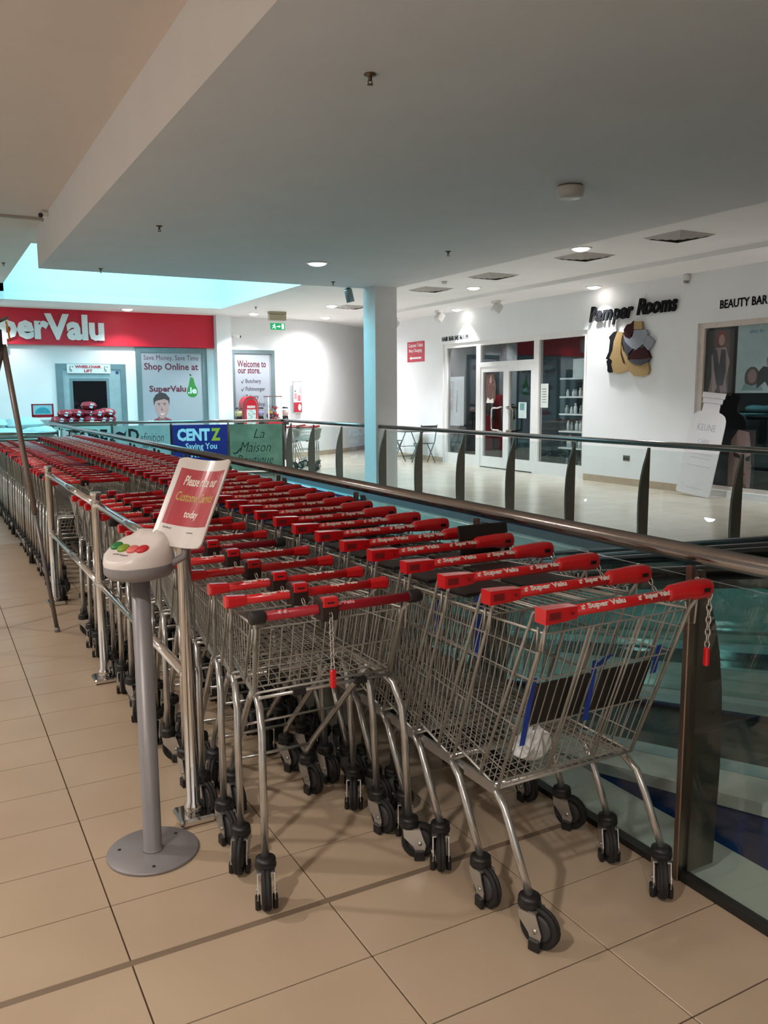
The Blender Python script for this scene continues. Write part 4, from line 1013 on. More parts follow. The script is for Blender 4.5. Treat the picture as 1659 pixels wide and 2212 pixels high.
for s, x, z, w in (('Butchery', 6.56, 1.84, 0.40), ('Fishmonger', 6.56, 1.65, 0.50), ('Bakery', 6.56, 1.46, 0.33), ('Coffee shop', 6.55, 1.28, 0.50)):
    back_text(s, x, z, w, 0.13, P_GRT, t, 0.015)
    mb = MB(); mb.prism([(x-0.12, z+0.07), (x-0.10, z+0.075), (x-0.085, z+0.045), (x-0.05, z+0.115), (x-0.04, z+0.11), (x-0.085, z+0.01)], 0, 0.001, M0); child('tick_mark', mb, P_GRT, t)
# exit sign, cctv, curved-wall poster
t = thing('exit_sign', 'green running man exit sign below a beige ceiling box', 'exit sign', (6.8, 16.0, 3.45))
mb = MB(); mb.bbox(-0.21, 0.21, -0.06, 0.06, -0.06, 0.0, 0.008); mb.bbox(-0.20, 0.20, -0.07, 0.07, -0.20, -0.065, 0.012); mb.build('lamp_box', mat('box_beige', '#a99f86', 0.5), t)
E0 = T(0, -0.012, -0.33) @ FACE_NEGY
mb = MB(); mb.box(-0.175, 0.175, -0.075, 0.075, -0.01, 0.01, M=E0); mb.build('panel', mat('exit_green', '#12955a', 0.4, emit=('#12955a', 0.5)), t)
PW = mat('exit_white', '#e8fff4', 0.5, emit=('#e8fff4', 0.6))
mb = MB()
for poly in (ell(-0.075, 0.045, 0.014, 0.014, 8), [(-0.10, 0.03), (-0.07, 0.03), (-0.06, 0.0), (-0.04, 0.005), (-0.04, -0.005), (-0.07, -0.01), (-0.08, -0.02), (-0.05, -0.03), (-0.06, -0.06), (-0.07, -0.06), (-0.068, -0.035), (-0.10, -0.025), (-0.13, -0.05), (-0.14, -0.045), (-0.105, -0.01), (-0.10, 0.015), (-0.13, 0.01), (-0.13, 0.02)]): mb.prism(poly, 0.0105, 0.0115, E0)
mb.build('running_man', PW, t)
mb = MB(); mb.prism([(-0.02, 0.012), (0.035, 0.012), (0.035, 0.03), (0.07, 0.0), (0.035, -0.03), (0.035, -0.012), (-0.02, -0.012)], 0.0105, 0.0115, E0); mb.build('arrow', PW, t)
mb = MB(); mb.box(0.095, 0.15, -0.055, 0.06, 0.0105, 0.0115, M=E0); mb.build('door_symbol', PW, t)
t = thing('security_camera', 'white bullet security camera on the pillar edge', 'camera', (6.14, 17.4, 2.95))
mb = MB(); mb.tube(((0.0, 0, 0), (0.06, -0.03, -0.01), (0.08, -0.04, 0.03)), 0.014, 8); mb.build('bracket', M_LTRIM, t)
mb = MB(); mb.bbox(-0.10, 0.10, -0.035, 0.035, -0.035, 0.035, 0.01, T(0.12, -0.06, 0.04) @ RZ(-0.3) @ RY(0.25)); mb.build('housing', M_LTRIM, t)
mb = MB(); mb.lathe([(0.0, 0.0), (0.028, 0.0), (0.028, 0.03), (0.0, 0.03)], 12, T(0.21, -0.09, 0.015) @ RZ(-0.3), axis='x'); mb.build('lens', M_BLACK, t)
t = thing('poster_frame', 'tall framed poster with a red lower half on the curved wall', 'poster', (7.92, 17.60, 1.12), math.radians(13))
mb = MB(); mb.bbox(-0.145, 0.145, -0.02, 0.0, 0.0, 0.80, 0.006); mb.build('frame', mat('frame_silver', '#b9b9b9', 0.3, 0.8), t)
E1 = T(0, -0.0205, 0) @ FACE_NEGY
mb = MB(); mb.box(-0.12, 0.12, 0.025, 0.775, 0, 0.001, M=E1); mb.build('paper', M_LET, t)
for b, c in (((-0.12, 0.12, 0.025, 0.27), '#a8253a'), ((-0.10, -0.02, 0.35, 0.5), '#c98a93'), ((0.0, 0.1, 0.3, 0.45), '#b6707c'), ((0.05, 0.11, 0.5, 0.64), '#d6a3a8'), ((-0.1, -0.04, 0.53, 0.57), '#4c7a74')):
    mb = MB(); mb.box(*b, 0.001, 0.002, M=E1); mb.build('print', mat('poster'+c, c, 0.5), t)
mb = MB(); mb.prism(ell(0.06, 0.145, 0.045, 0.085), 0.002, 0.003, E1); mb.build('print', M_LET, t)
# gumball machines on stands
def globe_machine(label, x, y, c):
    t = thing('gumball_machine', label, 'vending machine', (x, y, 0), 0, 'sweet machines by the window')
    mb = MB(); mb.lathe([(0.0, 0.0), (0.16, 0.0), (0.16, 0.02), (0.03, 0.05), (0.025, 0.85), (0.0, 0.85)], 16); mb.build('stand', M_BLACK, t)
    mb = MB(); mb.add([(-0.075, -0.075, 0.85), (0.075, -0.075, 0.85), (0.075, 0.075, 0.85), (-0.075, 0.075, 0.85), (-0.06, -0.05, 1.07), (0.06, -0.05, 1.07), (0.06, 0.05, 1.07), (-0.06, 0.05, 1.07)], [(3, 2, 1, 0), (4, 5, 6, 7), (0, 1, 5, 4), (1, 2, 6, 5), (2, 3, 7, 6), (3, 0, 4, 7)]); bd = mb.build('body', M_BLACK, t)
    mb = MB(); mb.lathe([(0.0, 0.0), (0.028, 0.0), (0.028, 0.02), (0.0, 0.02)], 12, T(0, -0.065, 0.98) @ RX(math.pi/2)); mb.build('coin_knob', M_CHROME, bd)
    mb = MB(); mb.lathe([(0.07, 1.075), (0.088, 1.10), (0.092, 1.18), (0.088, 1.23), (0.08, 1.25)], 16); mb.build('globe', M_GLASSC, t)
    mb = MB(); mb.lathe([(0.0, 1.072), (0.066, 1.08), (0.084, 1.11), (0.086, 1.2), (0.0, 1.21)], 14); mb.build('sweets', mat('sweets'+c, c, 0.5, var=0.5, scale=60), t)
    mb = MB(); mb.lathe([(0.085, 1.248), (0.088, 1.255), (0.07, 1.28), (0.03, 1.29), (0.0, 1.292)], 14); mb.build('lid', M_BLACK, t)
globe_machine('small sweet machine with pale yellow contents, far left of the group', 6.14+0.02, 17.0, '#b9ae7c')
globe_machine('small sweet machine with lilac contents between the red machine and clear box', 6.76, 17.15, '#9a9fc6')
globe_machine('small sweet machine with pink contents, far right of the group', 7.40, 17.15, '#e4b9b2')
t = thing('toy_machine', 'red arch-topped capsule machine in front of the welcome window', 'vending machine', (6.45, 17.1, 0), 0, 'sweet machines by the window')
arch = [(-0.19, 0.0), (0.19, 0.0), (0.19, 1.35)]+ell(0, 1.35, 0.19, 0.2, 12, 0, 180)[1:]
E2 = T(0, -0.0, 0) @ FACE_NEGY
mb = MB(); mb.prism(arch, -0.16, 0.16, E2); bd = mb.build('cabinet', mat('machine_red', '#b81a2b', 0.35), t)
arch2 = [(-0.165, 0.75), (0.165, 0.75), (0.165, 1.34)]+ell(0, 1.34, 0.165, 0.175, 12, 0, 180)[1:]
mb = MB(); mb.prism(arch2, 0.16, 0.172, E2); mb.build('chrome_edge', M_CHROME, t)
mb = MB(); mb.prism([(-0.145, 0.77), (0.145, 0.77), (0.145, 1.33)]+ell(0, 1.33, 0.145, 0.155, 12, 0, 180)[1:], 0.172, 0.178, E2); mb.build('front', MATS['machine_red'], t)
mb = MB(); mb.box(-0.115, 0.115, 0.80, 1.24, 0.178, 0.181, M=E2); mb.build('display_card', mat('card_pale', '#b9c4c2', 0.5, var=0.5, scale=30), t)
mb = MB(); mb.box(-0.10, 0.10, 1.27, 1.33, 0.178, 0.181, M=E2); mb.build('title_plate', mat('plate_grey', '#c9b3b5', 0.4), t)
t = thing('crane_machine', 'clear plastic box machine filled with coloured toys', 'vending machine', (7.07, 17.1, 0), 0, 'sweet machines by the window')
mb = MB(); mb.box(-0.18, 0.18, -0.16, 0.16, 0, 0.98); mb.build('cabinet', MATS['machine_red'], t)
mb = MB(); mb.box(-0.17, 0.17, -0.15, 0.15, 0.98, 1.53); mb.build('clear_case', M_GLASSC, t)
mb = MB(); mb.box(-0.18, 0.18, -0.16, 0.16, 1.53, 1.555); mb.build('lid', mat('lid_brown', '#7b5a58', 0.5), t)
for x in (-0.17, 0.17): 
    mb = MB(); mb.box(x-0.012, x+0.012, -0.162, -0.14, 0.98, 1.53); mb.build('corner_strip', M_LTRIM, t)
for k in range(46):
    c = random.choice(('#b33', '#c9a23a', '#ddd6d2', '#3d3f58', '#a84a55'))
    mb = MB(); mb.ellipsoid((random.uniform(-0.13, 0.13), random.uniform(-0.11, 0.11), 1.01+0.30*random.random()**1.3), 0.033, 0.033, 0.033, 8, 5)
    cc = {'#b33': '#bb3333'}.get(c, c); mb.build('toy_capsule', mat('capsule'+cc, cc, 0.4), t)

# fuel bags, newspaper rack, sacks
M_BAG = mat('bag_red', '#9c2436', 0.4, var=0.2, scale=14, bump=0.6, bscale=25)
stand = thing('bag_table', 'low grey table carrying the red fuel bags', 'table', (2.55, 16.4, 0))
mb = MB(); mb.box(-0.62, 0.62, -0.3, 0.3, 0.96, 1.0); mb.build('table_top', M_STEELD, stand)
for sx in (-0.58, 0.58):
    for sy in (-0.26, 0.26):
        mb = MB(); mb.box(sx-0.02, sx+0.02, sy-0.02, sy+0.02, 0, 0.96); mb.build('leg', M_STEELD, stand)
def pillow(sx, sy, sz, seed, n=10):
    rnd = random.Random(seed); mb = MB(); vs = []; fs = []
    for side in (1, -1):
        for i in range(n+1):
            for j in range(n+1):
                u, v = i/n*2-1, j/n*2-1
                e = max(0.0, (1-abs(u)**2.6))*max(0.0, (1-abs(v)**2.6))
                h = e**0.33*sz*(0.9+0.2*rnd.random()) if 0 < i < n and 0 < j < n else 0.0
                vs.append((u*sx*(1-0.06*v*v), v*sy*(1-0.06*u*u), side*h))
    m_ = (n+1)*(n+1)
    for i in range(n):
        for j in range(n):
            a = i*(n+1)+j
            fs.append((a, a+n+1, a+n+2, a+1)); fs.append((m_+a, m_+a+1, m_+a+n+2, m_+a+n+1))
    mb.add(vs, fs, True); return mb
bags = [(2.04, 1.0, 'leftmost red fuel bag in the lower row'), (2.25, 1.0, 'red fuel bag, second from the left in the lower row'), (2.46, 1.0, 'red fuel bag, third from the left in the lower row'), (2.67, 1.0, 'red fuel bag, fourth from the left in the lower row'), (2.88, 1.0, 'red fuel bag, fifth from the left in the lower row'), (3.06, 1.0, 'rightmost red fuel bag in the lower row'),
        (2.16, 1.13, 'leftmost red fuel bag of the upper row'), (2.40, 1.14, 'red fuel bag, second from the left in the upper row'), (2.63, 1.13, 'red fuel bag, third from the left in the upper row'), (2.84, 1.13, 'red fuel bag, fourth from the left in the upper row'), (3.02, 1.15, 'rightmost red fuel bag of the upper row'), (2.66, 1.29, 'topmost red fuel bag of the heap')]
for k, (x, z, lab) in enumerate(bags):
    b = thing('fuel_bag', lab, 'bag', (x, 16.3+0.05*(k % 3), z+0.085), random.uniform(-0.2, 0.2), 'red fuel bags'); 
    mb = pillow(0.15, 0.22, 0.082, k); mb.build('sack', M_BAG, b, (0, 0, 0), (0, random.uniform(-0.1, 0.1), 0))
    mb = MB(); mb.box(-0.035, 0.03, -0.232, -0.222, -0.05, 0.04); mb.build('label_tag', mat('tag_white', '#d6e4ea', 0.5), b, (0.03, 0.02, 0.0), (0, 0.4, 0))
t = thing('newspaper_rack', 'red framed newspaper rack with a blue header card', 'display rack', (1.77, 16.6, 0), 0.0)
mb = MB()
for x in (-0.20, 0.20): mb.box(x-0.015, x+0.015, -0.02, 0.02, 0, 1.42)
mb.box(-0.2, 0.2, -0.02, 0.02, 1.14, 1.2); mb.box(-0.2, 0.2, -0.02, 0.02, 1.40, 1.42); mb.build('frame', MATS['machine_red'], t)
mb = MB(); mb.box(-0.185, 0.185, -0.012, 0.0, 1.2, 1.40); mb.build('header_card', mat('card_cyan', '#a9d4dc', 0.4), t)
mb = MB(); mb.prism(ell(0, 1.22, 0.15, 0.13, 14, 0, 180), 0.0125, 0.0135, FACE_NEGY); mb.build('header_print', mat('card_teal', '#4ca6b4', 0.4), t)
for z, c in ((0.95, '#c9bfc4'), (0.70, '#b7b6bd'), (0.45, '#c4b3b3')):
    mb = MB(); mb.box(-0.18, 0.18, -0.08, 0.0, z, z+0.17, M=RX(0.15)); mb.build('newspaper', mat('paper'+c, c, 0.6, var=0.4, scale=25), t)
M_SACK = mat('sack_white', '#dfe6e6', 0.4, var=0.08, scale=8, bump=0.5, bscale=18)
tb = thing('sack_trolley', 'flat grey platform carrying the heap of white sacks', 'platform trolley', (0.85, 12.9, 0))
mb = MB(); mb.bbox(-0.8, 0.7, -0.55, 0.55, 0.84, 0.90, 0.01); mb.build('platform', M_STEELD, tb)
for x in (-0.7, 0.6):
    for y in (-0.45, 0.45):
        mb = MB(); mb.box(x-0.03, x+0.03, y-0.03, y+0.03, 0, 0.84); mb.build('leg', M_STEELD, tb)
sacks = [(0.25, 12.75, 0.84, 'white sack at the near left of the heap'), (0.72, 12.7, 0.84, 'white sack at the near middle of the heap'), (1.22, 12.75, 0.84, 'white sack at the near right of the heap'), (0.35, 13.15, 0.84, 'white sack at the back left of the heap'), (1.05, 13.15, 0.84, 'white sack at the back right of the heap'), (0.5, 12.85, 0.99, 'white sack lying on top at the left of the heap'), (1.02, 12.9, 0.99, 'white sack lying on top at the right of the heap')]
for k, (x, y, z, lab) in enumerate(sacks):
    b = pillow(0.30, 0.21, 0.105, 50+k).build('white_sack', M_SACK, None, (x, y, z), (random.uniform(-.08, .08), random.uniform(-.1, .1), random.uniform(-.25, .25))); b.location.z += 0.13; tag(b, lab, 'sack', 'white sacks at the end of the trolley rows')

# ================================================================== salon front (wall_right)
def pbox(name, y0, y1, z0, z1, x0, x1, m, parent):
    mb = MB(); mb.box(x0, x1, y0, y1, z0, z1); return child(name, mb, m, parent)
M_FRW = mat('frame_white', '#eeebeb', 0.4, var=0.02)
PI_ = frame(FACE_NEGX, (PX, 0, 0))
XG = PX+0.08
t = tag(link('window_3', None, None, (PX, 14.2, 0)), 'white-framed salon shopfront glazing with a side light on each side of the doors', 'window'); t['kind'] = 'structure'
for (y0, y1, z0, z1) in ((14.08, 14.2, 0, 2.70), (12.76, 12.92, 0, 2.60), (10.80, 10.96, 0, 2.60), (9.42, 9.52, 0, 2.70), (9.52, 14.08, 2.60, 2.70), (10.96, 12.76, 2.14, 2.24), (12.92, 14.08, 0, 0.24), (9.52, 10.80, 0, 0.24)):
    pbox('window_frame', y0, y1, z0, z1, XG-0.05, XG+0.05, M_FRW, t)
for (y0, y1, z0, z1) in ((12.92, 14.08, 0.24, 2.60), (10.96, 12.76, 2.24, 2.60), (9.52, 10.80, 0.24, 2.60)):
    pbox('pane', y0, y1, z0, z1, XG-0.006, XG+0.006, M_GLASSW, t)
t = tag(link('door_2', None, None, (PX, 12.76, 0)), 'white-framed double glass doors of the salon', 'door'); t['kind'] = 'structure'
for y0, y1, hy in ((11.86, 12.76, 11.95), (10.96, 11.86, 11.77)):
    lf = pbox('door_frame', y1-0.09, y1, 0.02, 2.14, XG-0.04, XG+0.03, M_FRW, t)
    for b in ((y0, y0+0.09, 0.02, 2.14), (y0+0.09, y1-0.09, 2.03, 2.14), (y0+0.09, y1-0.09, 0.02, 0.24)): pbox('door_frame', *b, XG-0.04, XG+0.03, M_FRW, t)
    pbox('pane', y0+0.09, y1-0.09, 0.24, 2.03, XG-0.006, XG+0.006, M_GLASSW, t)
s_ = 1
mb = MB(); mb.tube([(XG-0.04, 11.97, 1.30), (XG-0.10, 11.97, 1.30), (XG-0.12, 12.02, 1.28), (XG-0.12, 12.20, 1.28), (XG-0.12, 12.24, 1.24), (XG-0.12, 12.24, 0.86), (XG-0.12, 12.20, 0.82), (XG-0.12, 12.02, 0.82), (XG-0.10, 11.97, 0.80), (XG-0.04, 11.97, 0.80)], 0.018, 10); child('pull_handle', mb, M_CHROME, t)
mb = MB(); mb.tube([(XG-0.04, 11.75, 1.30), (XG-0.10, 11.75, 1.30), (XG-0.12, 11.70, 1.28), (XG-0.12, 11.56, 1.28), (XG-0.12, 11.52, 1.24), (XG-0.12, 11.52, 0.86), (XG-0.12, 11.56, 0.82), (XG-0.12, 11.70, 0.82), (XG-0.10, 11.75, 0.80), (XG-0.04, 11.75, 0.80)], 0.018, 10); child('pull_handle', mb, M_STEELD, t)
t = tag(link('window_4', None, None, (PX, 6.97, 0)), 'tall salon display window behind the bottle cut-out', 'window'); t['kind'] = 'structure'
for (y0, y1, z0, z1) in ((6.87, 6.97, 0.1, 2.62), (4.2, 4.3, 0.1, 2.62), (4.3, 6.87, 2.54, 2.62), (4.3, 6.87, 0.1, 0.16)): pbox('window_frame', y0, y1, z0, z1, XG-0.04, XG+0.05, mat('frame_cream', '#d8ccc5', 0.45), t)
pbox('pane', 4.3, 6.87, 0.16, 2.54, XG-0.006, XG+0.006, M_GLASSW, t)
# dark salon rooms behind the glass
M_ROOM = mat('salon_wall', '#5d6466', 0.8); M_ROOMD = mat('salon_floor', '#3a3f40', 0.5)
for (y0, y1) in ((9.2, 14.6), (3.8, 7.4)):
    sbox('wall_salon_back', M_ROOM, 12.6, 12.7, y0, y1, 0, 3.4); sbox('wall_salon_side', M_ROOM, PX+0.16, 12.6, y1, y1+0.1, 0, 3.4); sbox('wall_salon_side', M_ROOM, PX+0.16, 12.6, y0-0.1, y0, 0, 3.4)
    sbox('ceiling_salon', M_ROOM, PX+0.16, 12.7, y0, y1, 3.0, 3.1); sbox('floor_salon', M_ROOMD, PX+0.16, 12.6, y0, y1, 0.0, 0.01)
# shelf unit with bottles
t = thing('display_shelf', 'white glass-shelved display stand inside the salon window', 'shelf unit', (10.62, 10.0, 0))
for dx, dy in ((-0.12, -0.1), (0.12, 0.12)):
    mb = MB(); mb.tube(((dx, dy, 0), (dx, dy, 1.95)), 0.022, 8); mb.build('upright', M_LTRIM, t)
levels = (0.06, 0.52, 0.84, 1.17, 1.50, 1.85)
for z in levels:
    mb = MB(); mb.bbox(-0.2, 0.2, -0.46, 0.5, z-0.015, z+0.015, 0.004); mb.build('shelf', M_FRW, t)
M_BOT = mat('bottle_white', '#e9e9e6', 0.35); M_BOTG = mat('bottle_grey', '#aab0ae', 0.35)
bp = {}
def bottle_mesh(h, r, m):
    k = (h, r, m.name)
    if k not in bp:
        mb = MB(); mb.lathe([(0.0, 0.0), (r, 0.0), (r, h*0.66), (r*0.55, h*0.76), (r*0.5, h*0.8), (r*0.62, h*0.8), (r*0.62, h), (0.0, h)], 10); bp[k] = mb.mesh('hair_bottle', m)
    return bp[k]
place_ = ['far left', 'left', 'middle left', 'middle', 'middle right', 'right', 'far right']
nm = ['bottom', 'second lowest', 'third lowest', 'fourth lowest', 'second highest']
for li, z in enumerate(levels[:-1]):
    for j in range(7):
        y = 10.0+0.40-0.125*j; h = random.choice((0.16, 0.2, 0.24, 0.13)); r = random.choice((0.03, 0.035, 0.04))
        o = link('hair_bottle', bottle_mesh(h, r, M_BOT if (j+li) % 3 else M_BOTG), None, (10.55+random.uniform(-0.02, 0.04), y, z+0.015)); tag(o, 'hair product bottle at the %s of the %s shelf' % (place_[j], nm[li]), 'bottle', 'hair products on the display stand')
mb = MB(); mb.bbox(10.5, 10.54, 9.62, 10.22, 1.868, 2.22, 0.004); tag(mb.build('shelf_card', M_LET, None), 'pale card standing on the top shelf of the display stand', 'card')
def decal(name, label, cat, y_left, z0, w, h, polys, base, x=XG-0.0085, group=None):
    """flat print stuck on the outside of the salon glass; polys in (right, up) metres from the lower left"""
    t = thing(name, label, cat, (x, y_left, z0), 0, group); Mx = frame(FACE_NEGX, (x, y_left, z0))
    if base: mb = MB(); mb.box(0, w, 0, h, 0, 0.0015, M=Mx); child('sheet', mb, base, t)
    for k, (poly, m) in enumerate(polys): flat('print', poly, m, t, Mx, 0.0016+0.0008*k, 0.0008)
    return t, Mx
GH = mat('print_grey_hair', '#6d5a55', 0.6)
decal('door_notice', 'small pale notice stuck on the right salon door', 'notice', 11.47, 1.08, 0.26, 0.32, [([(0.05, 0.16), (0.19, 0.16), (0.19, 0.30), (0.05, 0.30)], mat('notice_teal', '#6f9b9d', 0.5))], mat('notice_pale', '#cfe0dd', 0.5))
decal('window_notice', 'tall pale notice at the left of the right-hand salon window', 'notice', 10.78, 1.30, 0.23, 0.46, [([(0.05, y0), (0.18, y0), (0.18, y0+0.012), (0.05, y0+0.012)], MATS['print_grey']) for y0 in (0.1, 0.15, 0.2, 0.25, 0.3, 0.35)], mat('notice_cream', '#d8dfd8', 0.5))
decal('hair_poster', 'poster of long brown hair on the left salon door', 'poster', 12.62, 1.36, 0.40, 0.66, [([(0.02, 0.62), (0.3, 0.64), (0.38, 0.40), (0.36, 0.10), (0.3, 0.02), (0.05, 0.03), (0.0, 0.25)], mat('print_brown', '#6a4a42', 0.6, var=0.3, scale=15)), ([(0.14, 0.44), (0.18, 0.62), (0.22, 0.56), (0.21, 0.44)], SK), ([(0.03, 0.02), (0.30, 0.02), (0.28, 0.12), (0.18, 0.08), (0.08, 0.14)], M_WHITE)], None)
decal('paper_sheet', 'large white paper sheet behind the left salon window', 'paper', 14.02, 0.86, 0.55, 1.10, [([(0.24, 0.3), (0.28, 0.3), (0.29, 0.8), (0.27, 0.8)], MATS['print_grey'])], mat('paper_white', '#c9c6cc', 0.6), XG+0.012)
# display window pictures
RD = mat('print_auburn', '#8a2b22', 0.6); DG = mat('print_dress', '#4b4c58', 0.6)
decal('fashion_poster', 'poster of a red-haired figure in a grey dress inside the tall window', 'poster', 6.86, 1.52, 0.55, 1.0, [([(0.0, 0.0), (0.5, 0.0), (0.5, 0.98), (0.0, 0.98)], mat('poster_dark', '#4a3a3a', 0.6)), ([(0.06, 0.0), (0.12, 0.3), (0.1, 0.6), (0.18, 0.72), (0.36, 0.72), (0.44, 0.5), (0.38, 0.25), (0.42, 0.0), (0.3, 0.0), (0.26, 0.2), (0.18, 0.05)], SK), ([(0.12, 0.68), (0.20, 0.70), (0.25, 0.45), (0.28, 0.70), (0.36, 0.68), (0.38, 0.35), (0.33, 0.15), (0.22, 0.15), (0.16, 0.4)], DG), (ell(0.27, 0.85, 0.09, 0.12, 14), RD), (ell(0.28, 0.83, 0.055, 0.085, 12), SK)], None, XG+0.01)
tt, Mx = decal('skin_poster', 'white poster with a seated and a standing figure inside the tall window', 'poster', 6.30, 1.56, 0.95, 0.98, [(ell(0.28, 0.22, 0.13, 0.16, 14), GH), (ell(0.28, 0.24, 0.075, 0.10, 12), SK), ([(0.10, 0.04), (0.16, 0.14), (0.28, 0.10), (0.40, 0.14), (0.48, 0.04)], mat('print_ice', '#a9c4c8', 0.6)), ([(0.36, 0.06), (0.38, 0.30), (0.46, 0.38), (0.66, 0.34), (0.72, 0.10), (0.58, 0.06), (0.5, 0.16)], mat('print_charcoal', '#33363a', 0.6)), (ell(0.60, 0.44, 0.09, 0.12, 14), HR), (ell(0.58, 0.42, 0.065, 0.09, 12), SK)], mat('poster_ice', '#cddde2', 0.5), XG+0.01)  # charcoal print forms the body below the second head
text_on('lettering', 'skin fit', Mx @ T(0.2, 0.86, 0.002), 0.24, 0.05, mat('print_sky', '#8ab0c4', 0.5), tt, 0.0008, 0.03)
decal('portrait_panel', 'dark panel with a close-up face at the foot of the tall window', 'poster', 6.62, 0.17, 0.72, 0.85, [([(0.27, 0.0), (0.66, 0.0), (0.68, 0.6), (0.60, 0.82), (0.42, 0.85), (0.30, 0.7), (0.26, 0.4)], SK), ([(0.36, 0.0), (0.60, 0.0), (0.5, 0.14)], mat('print_bronze', '#7a4a33', 0.6)), ([(0.34, 0.52), (0.46, 0.48), (0.47, 0.42), (0.36, 0.45)], HR), ([(0.56, 0.44), (0.64, 0.48), (0.64, 0.40), (0.57, 0.39)], HR), ([(0.44, 0.20), (0.52, 0.24), (0.58, 0.20), (0.51, 0.15)], P_RED), ([(0.5, 0.44), (0.47, 0.29), (0.55, 0.28)], SKD), ([(0.6, 0.85), (0.72, 0.85), (0.72, 0.3), (0.66, 0.35), (0.64, 0.65)], HR)], mat('panel_navy', '#15182a', 0.5), XG+0.01)
# wall signs
t = thing('shop_sign', 'raised black script letters Pamper Rooms on the salon wall', 'shop sign', (PX, 9.33, 2.85), 0)
Mp = frame(FACE_NEGX, (PX-0.03, 0, 0))
M_SBLK = mat('sign_black', '#17181c', 0.7, spec=0.1)
letters('Pamper', -9.33, -8.28, 2.83, 0.25, Mp, M_SBLK, t, 0.03, 0.03, 0.25, 0.0); letters('Rooms', -8.20, -7.35, 2.86, 0.25, Mp, M_SBLK, t, 0.03, 0.03, 0.25, 0.0)
LOGO = {
'black':[(8.66,2.62),(8.73,2.61),(8.84,2.53),(8.81,2.47),(8.83,2.28),(8.90,2.16),(8.85,2.15),(8.88,2.12),(8.85,2.02),(8.85,1.95),(8.81,1.92),(8.73,1.93),(8.69,2.01),(8.74,2.12),(8.79,2.18),(8.74,2.30),(8.71,2.43),(8.63,2.57)],
'gold1':[(8.63,2.61),(8.49,2.59),(8.53,2.48),(8.54,2.24),(8.47,2.07),(8.36,1.95),(8.48,1.92),(8.60,1.90),(8.70,1.93),(8.75,2.06),(8.73,2.12),(8.80,2.17),(8.73,2.30),(8.71,2.45)],
'gold2':[(8.54,2.42),(8.48,2.28),(8.35,2.13),(8.19,2.04),(7.92,2.07),(7.88,1.94),(7.91,1.87),(8.04,1.84),(8.21,1.85),(8.33,1.93),(8.42,2.07),(8.51,2.24)],
'strip':[(8.50,2.46),(8.32,2.34),(8.26,2.30),(8.36,2.22),(8.31,2.11),(8.43,2.24)],
'red1':[(8.27,2.76),(8.32,2.72),(8.41,2.71),(8.48,2.63),(8.46,2.54),(8.35,2.47),(8.28,2.50),(8.25,2.57)],
'gold3':[(8.25,2.75),(8.08,2.74),(8.06,2.61),(8.25,2.62)],
'silver1':[(8.49,2.56),(8.44,2.50),(8.33,2.47),(8.25,2.61),(7.98,2.60),(7.94,2.53),(8.03,2.37),(8.17,2.29),(8.29,2.31),(8.44,2.43)],
'silver2':[(7.94,2.51),(7.79,2.41),(7.85,2.31),(7.92,2.26),(8.03,2.37)],
'red2':[(8.29,2.25),(8.00,2.33),(7.92,2.24),(7.86,2.14),(8.05,2.12),(8.37,2.13),(8.34,2.19)],
'grey':[(8.35,2.13),(8.05,2.12),(7.86,2.14),(7.92,2.07),(8.07,2.02),(8.25,2.06)],
}
LM = {'black': M_SBLK, 'gold1': mat('logo_gold', '#a58b60', 0.55, spec=0.2), 'gold2': MATS['logo_gold'], 'gold3': MATS['logo_gold'], 'strip': mat('logo_slate', '#45464f', 0.55, spec=0.2), 'grey': MATS['logo_slate'], 'red1': mat('logo_maroon', '#35090f', 0.5, spec=0.15), 'red2': MATS['logo_maroon'], 'silver1': mat('logo_silver', '#8f939d', 0.5, spec=0.25), 'silver2': MATS['logo_silver']}
t = thing('wall_emblem', 'emblem of a head in profile with gold, silver and maroon hair locks', 'emblem', (PX, 8.4, 1.84), 0)
for k, poly in LOGO.items():
    th = {'black': 0.03, 'gold1': 0.038, 'gold2': 0.034}.get(k, 0.042)
    flat('hair_lock' if k not in ('black', 'gold1') else 'face_profile', [(-y, z) for y, z in poly], LM[k], t, frame(FACE_NEGX, (PX, 0, 0)), 0.012, th)
text_me = text_mesh('HAIR BAR 045 861199', 1.06, 0.105, 0.006, 0.02, 0.0, M_SBLK); text_me.transform(frame(FACE_NEGX, (PX-0.001, 14.24, 2.76))); tag(link('wall_lettering', text_me), 'small black letters HAIR BAR 045 861199 above the salon doors', 'lettering')
text_me = text_mesh('BEAUTY BAR  045 861199', 1.55, 0.13, 0.006, 0.02, 0.0, M_SBLK); text_me.transform(frame(FACE_NEGX, (PX-0.001, 6.57, 2.80))); tag(link('wall_lettering', text_me), 'small black letters BEAUTY BAR 045 above the tall window', 'lettering')
t = thing('toilet_sign', 'red sign reading customer toilets and baby changing with a left arrow', 'sign', (PX, 15.8, 2.35))
Ms = frame(FACE_NEGX, (PX, 15.8, 2.35))
mb = MB(); mb.box(0, 0.79, 0, 0.48, 0, 0.012, M=Ms); child('board', mb, mat('sign_pinkred', '#c42b45', 0.45), t)
text_on('lettering', 'Customer Toilets', Ms @ T(0.06, 0.35, 0.0122), 0.67, 0.09, M_LET, t, 0.001, 0.01); text_on('lettering', 'Baby Changing', Ms @ T(0.08, 0.21, 0.0122), 0.6, 0.10, M_LET, t, 0.001, 0.01)
flat('arrow', [(0.10, 0.09), (0.20, 0.14), (0.20, 0.11), (0.66, 0.11), (0.66, 0.07), (0.20, 0.07), (0.20, 0.04)], M_LET, t, Ms, 0.0122, 0.001)
t = thing('wall_socket', 'steel double socket low on the salon wall', 'socket', (PX, 8.44, 0.42))
Ms = frame(FACE_NEGX, (PX, 8.44, 0.42))
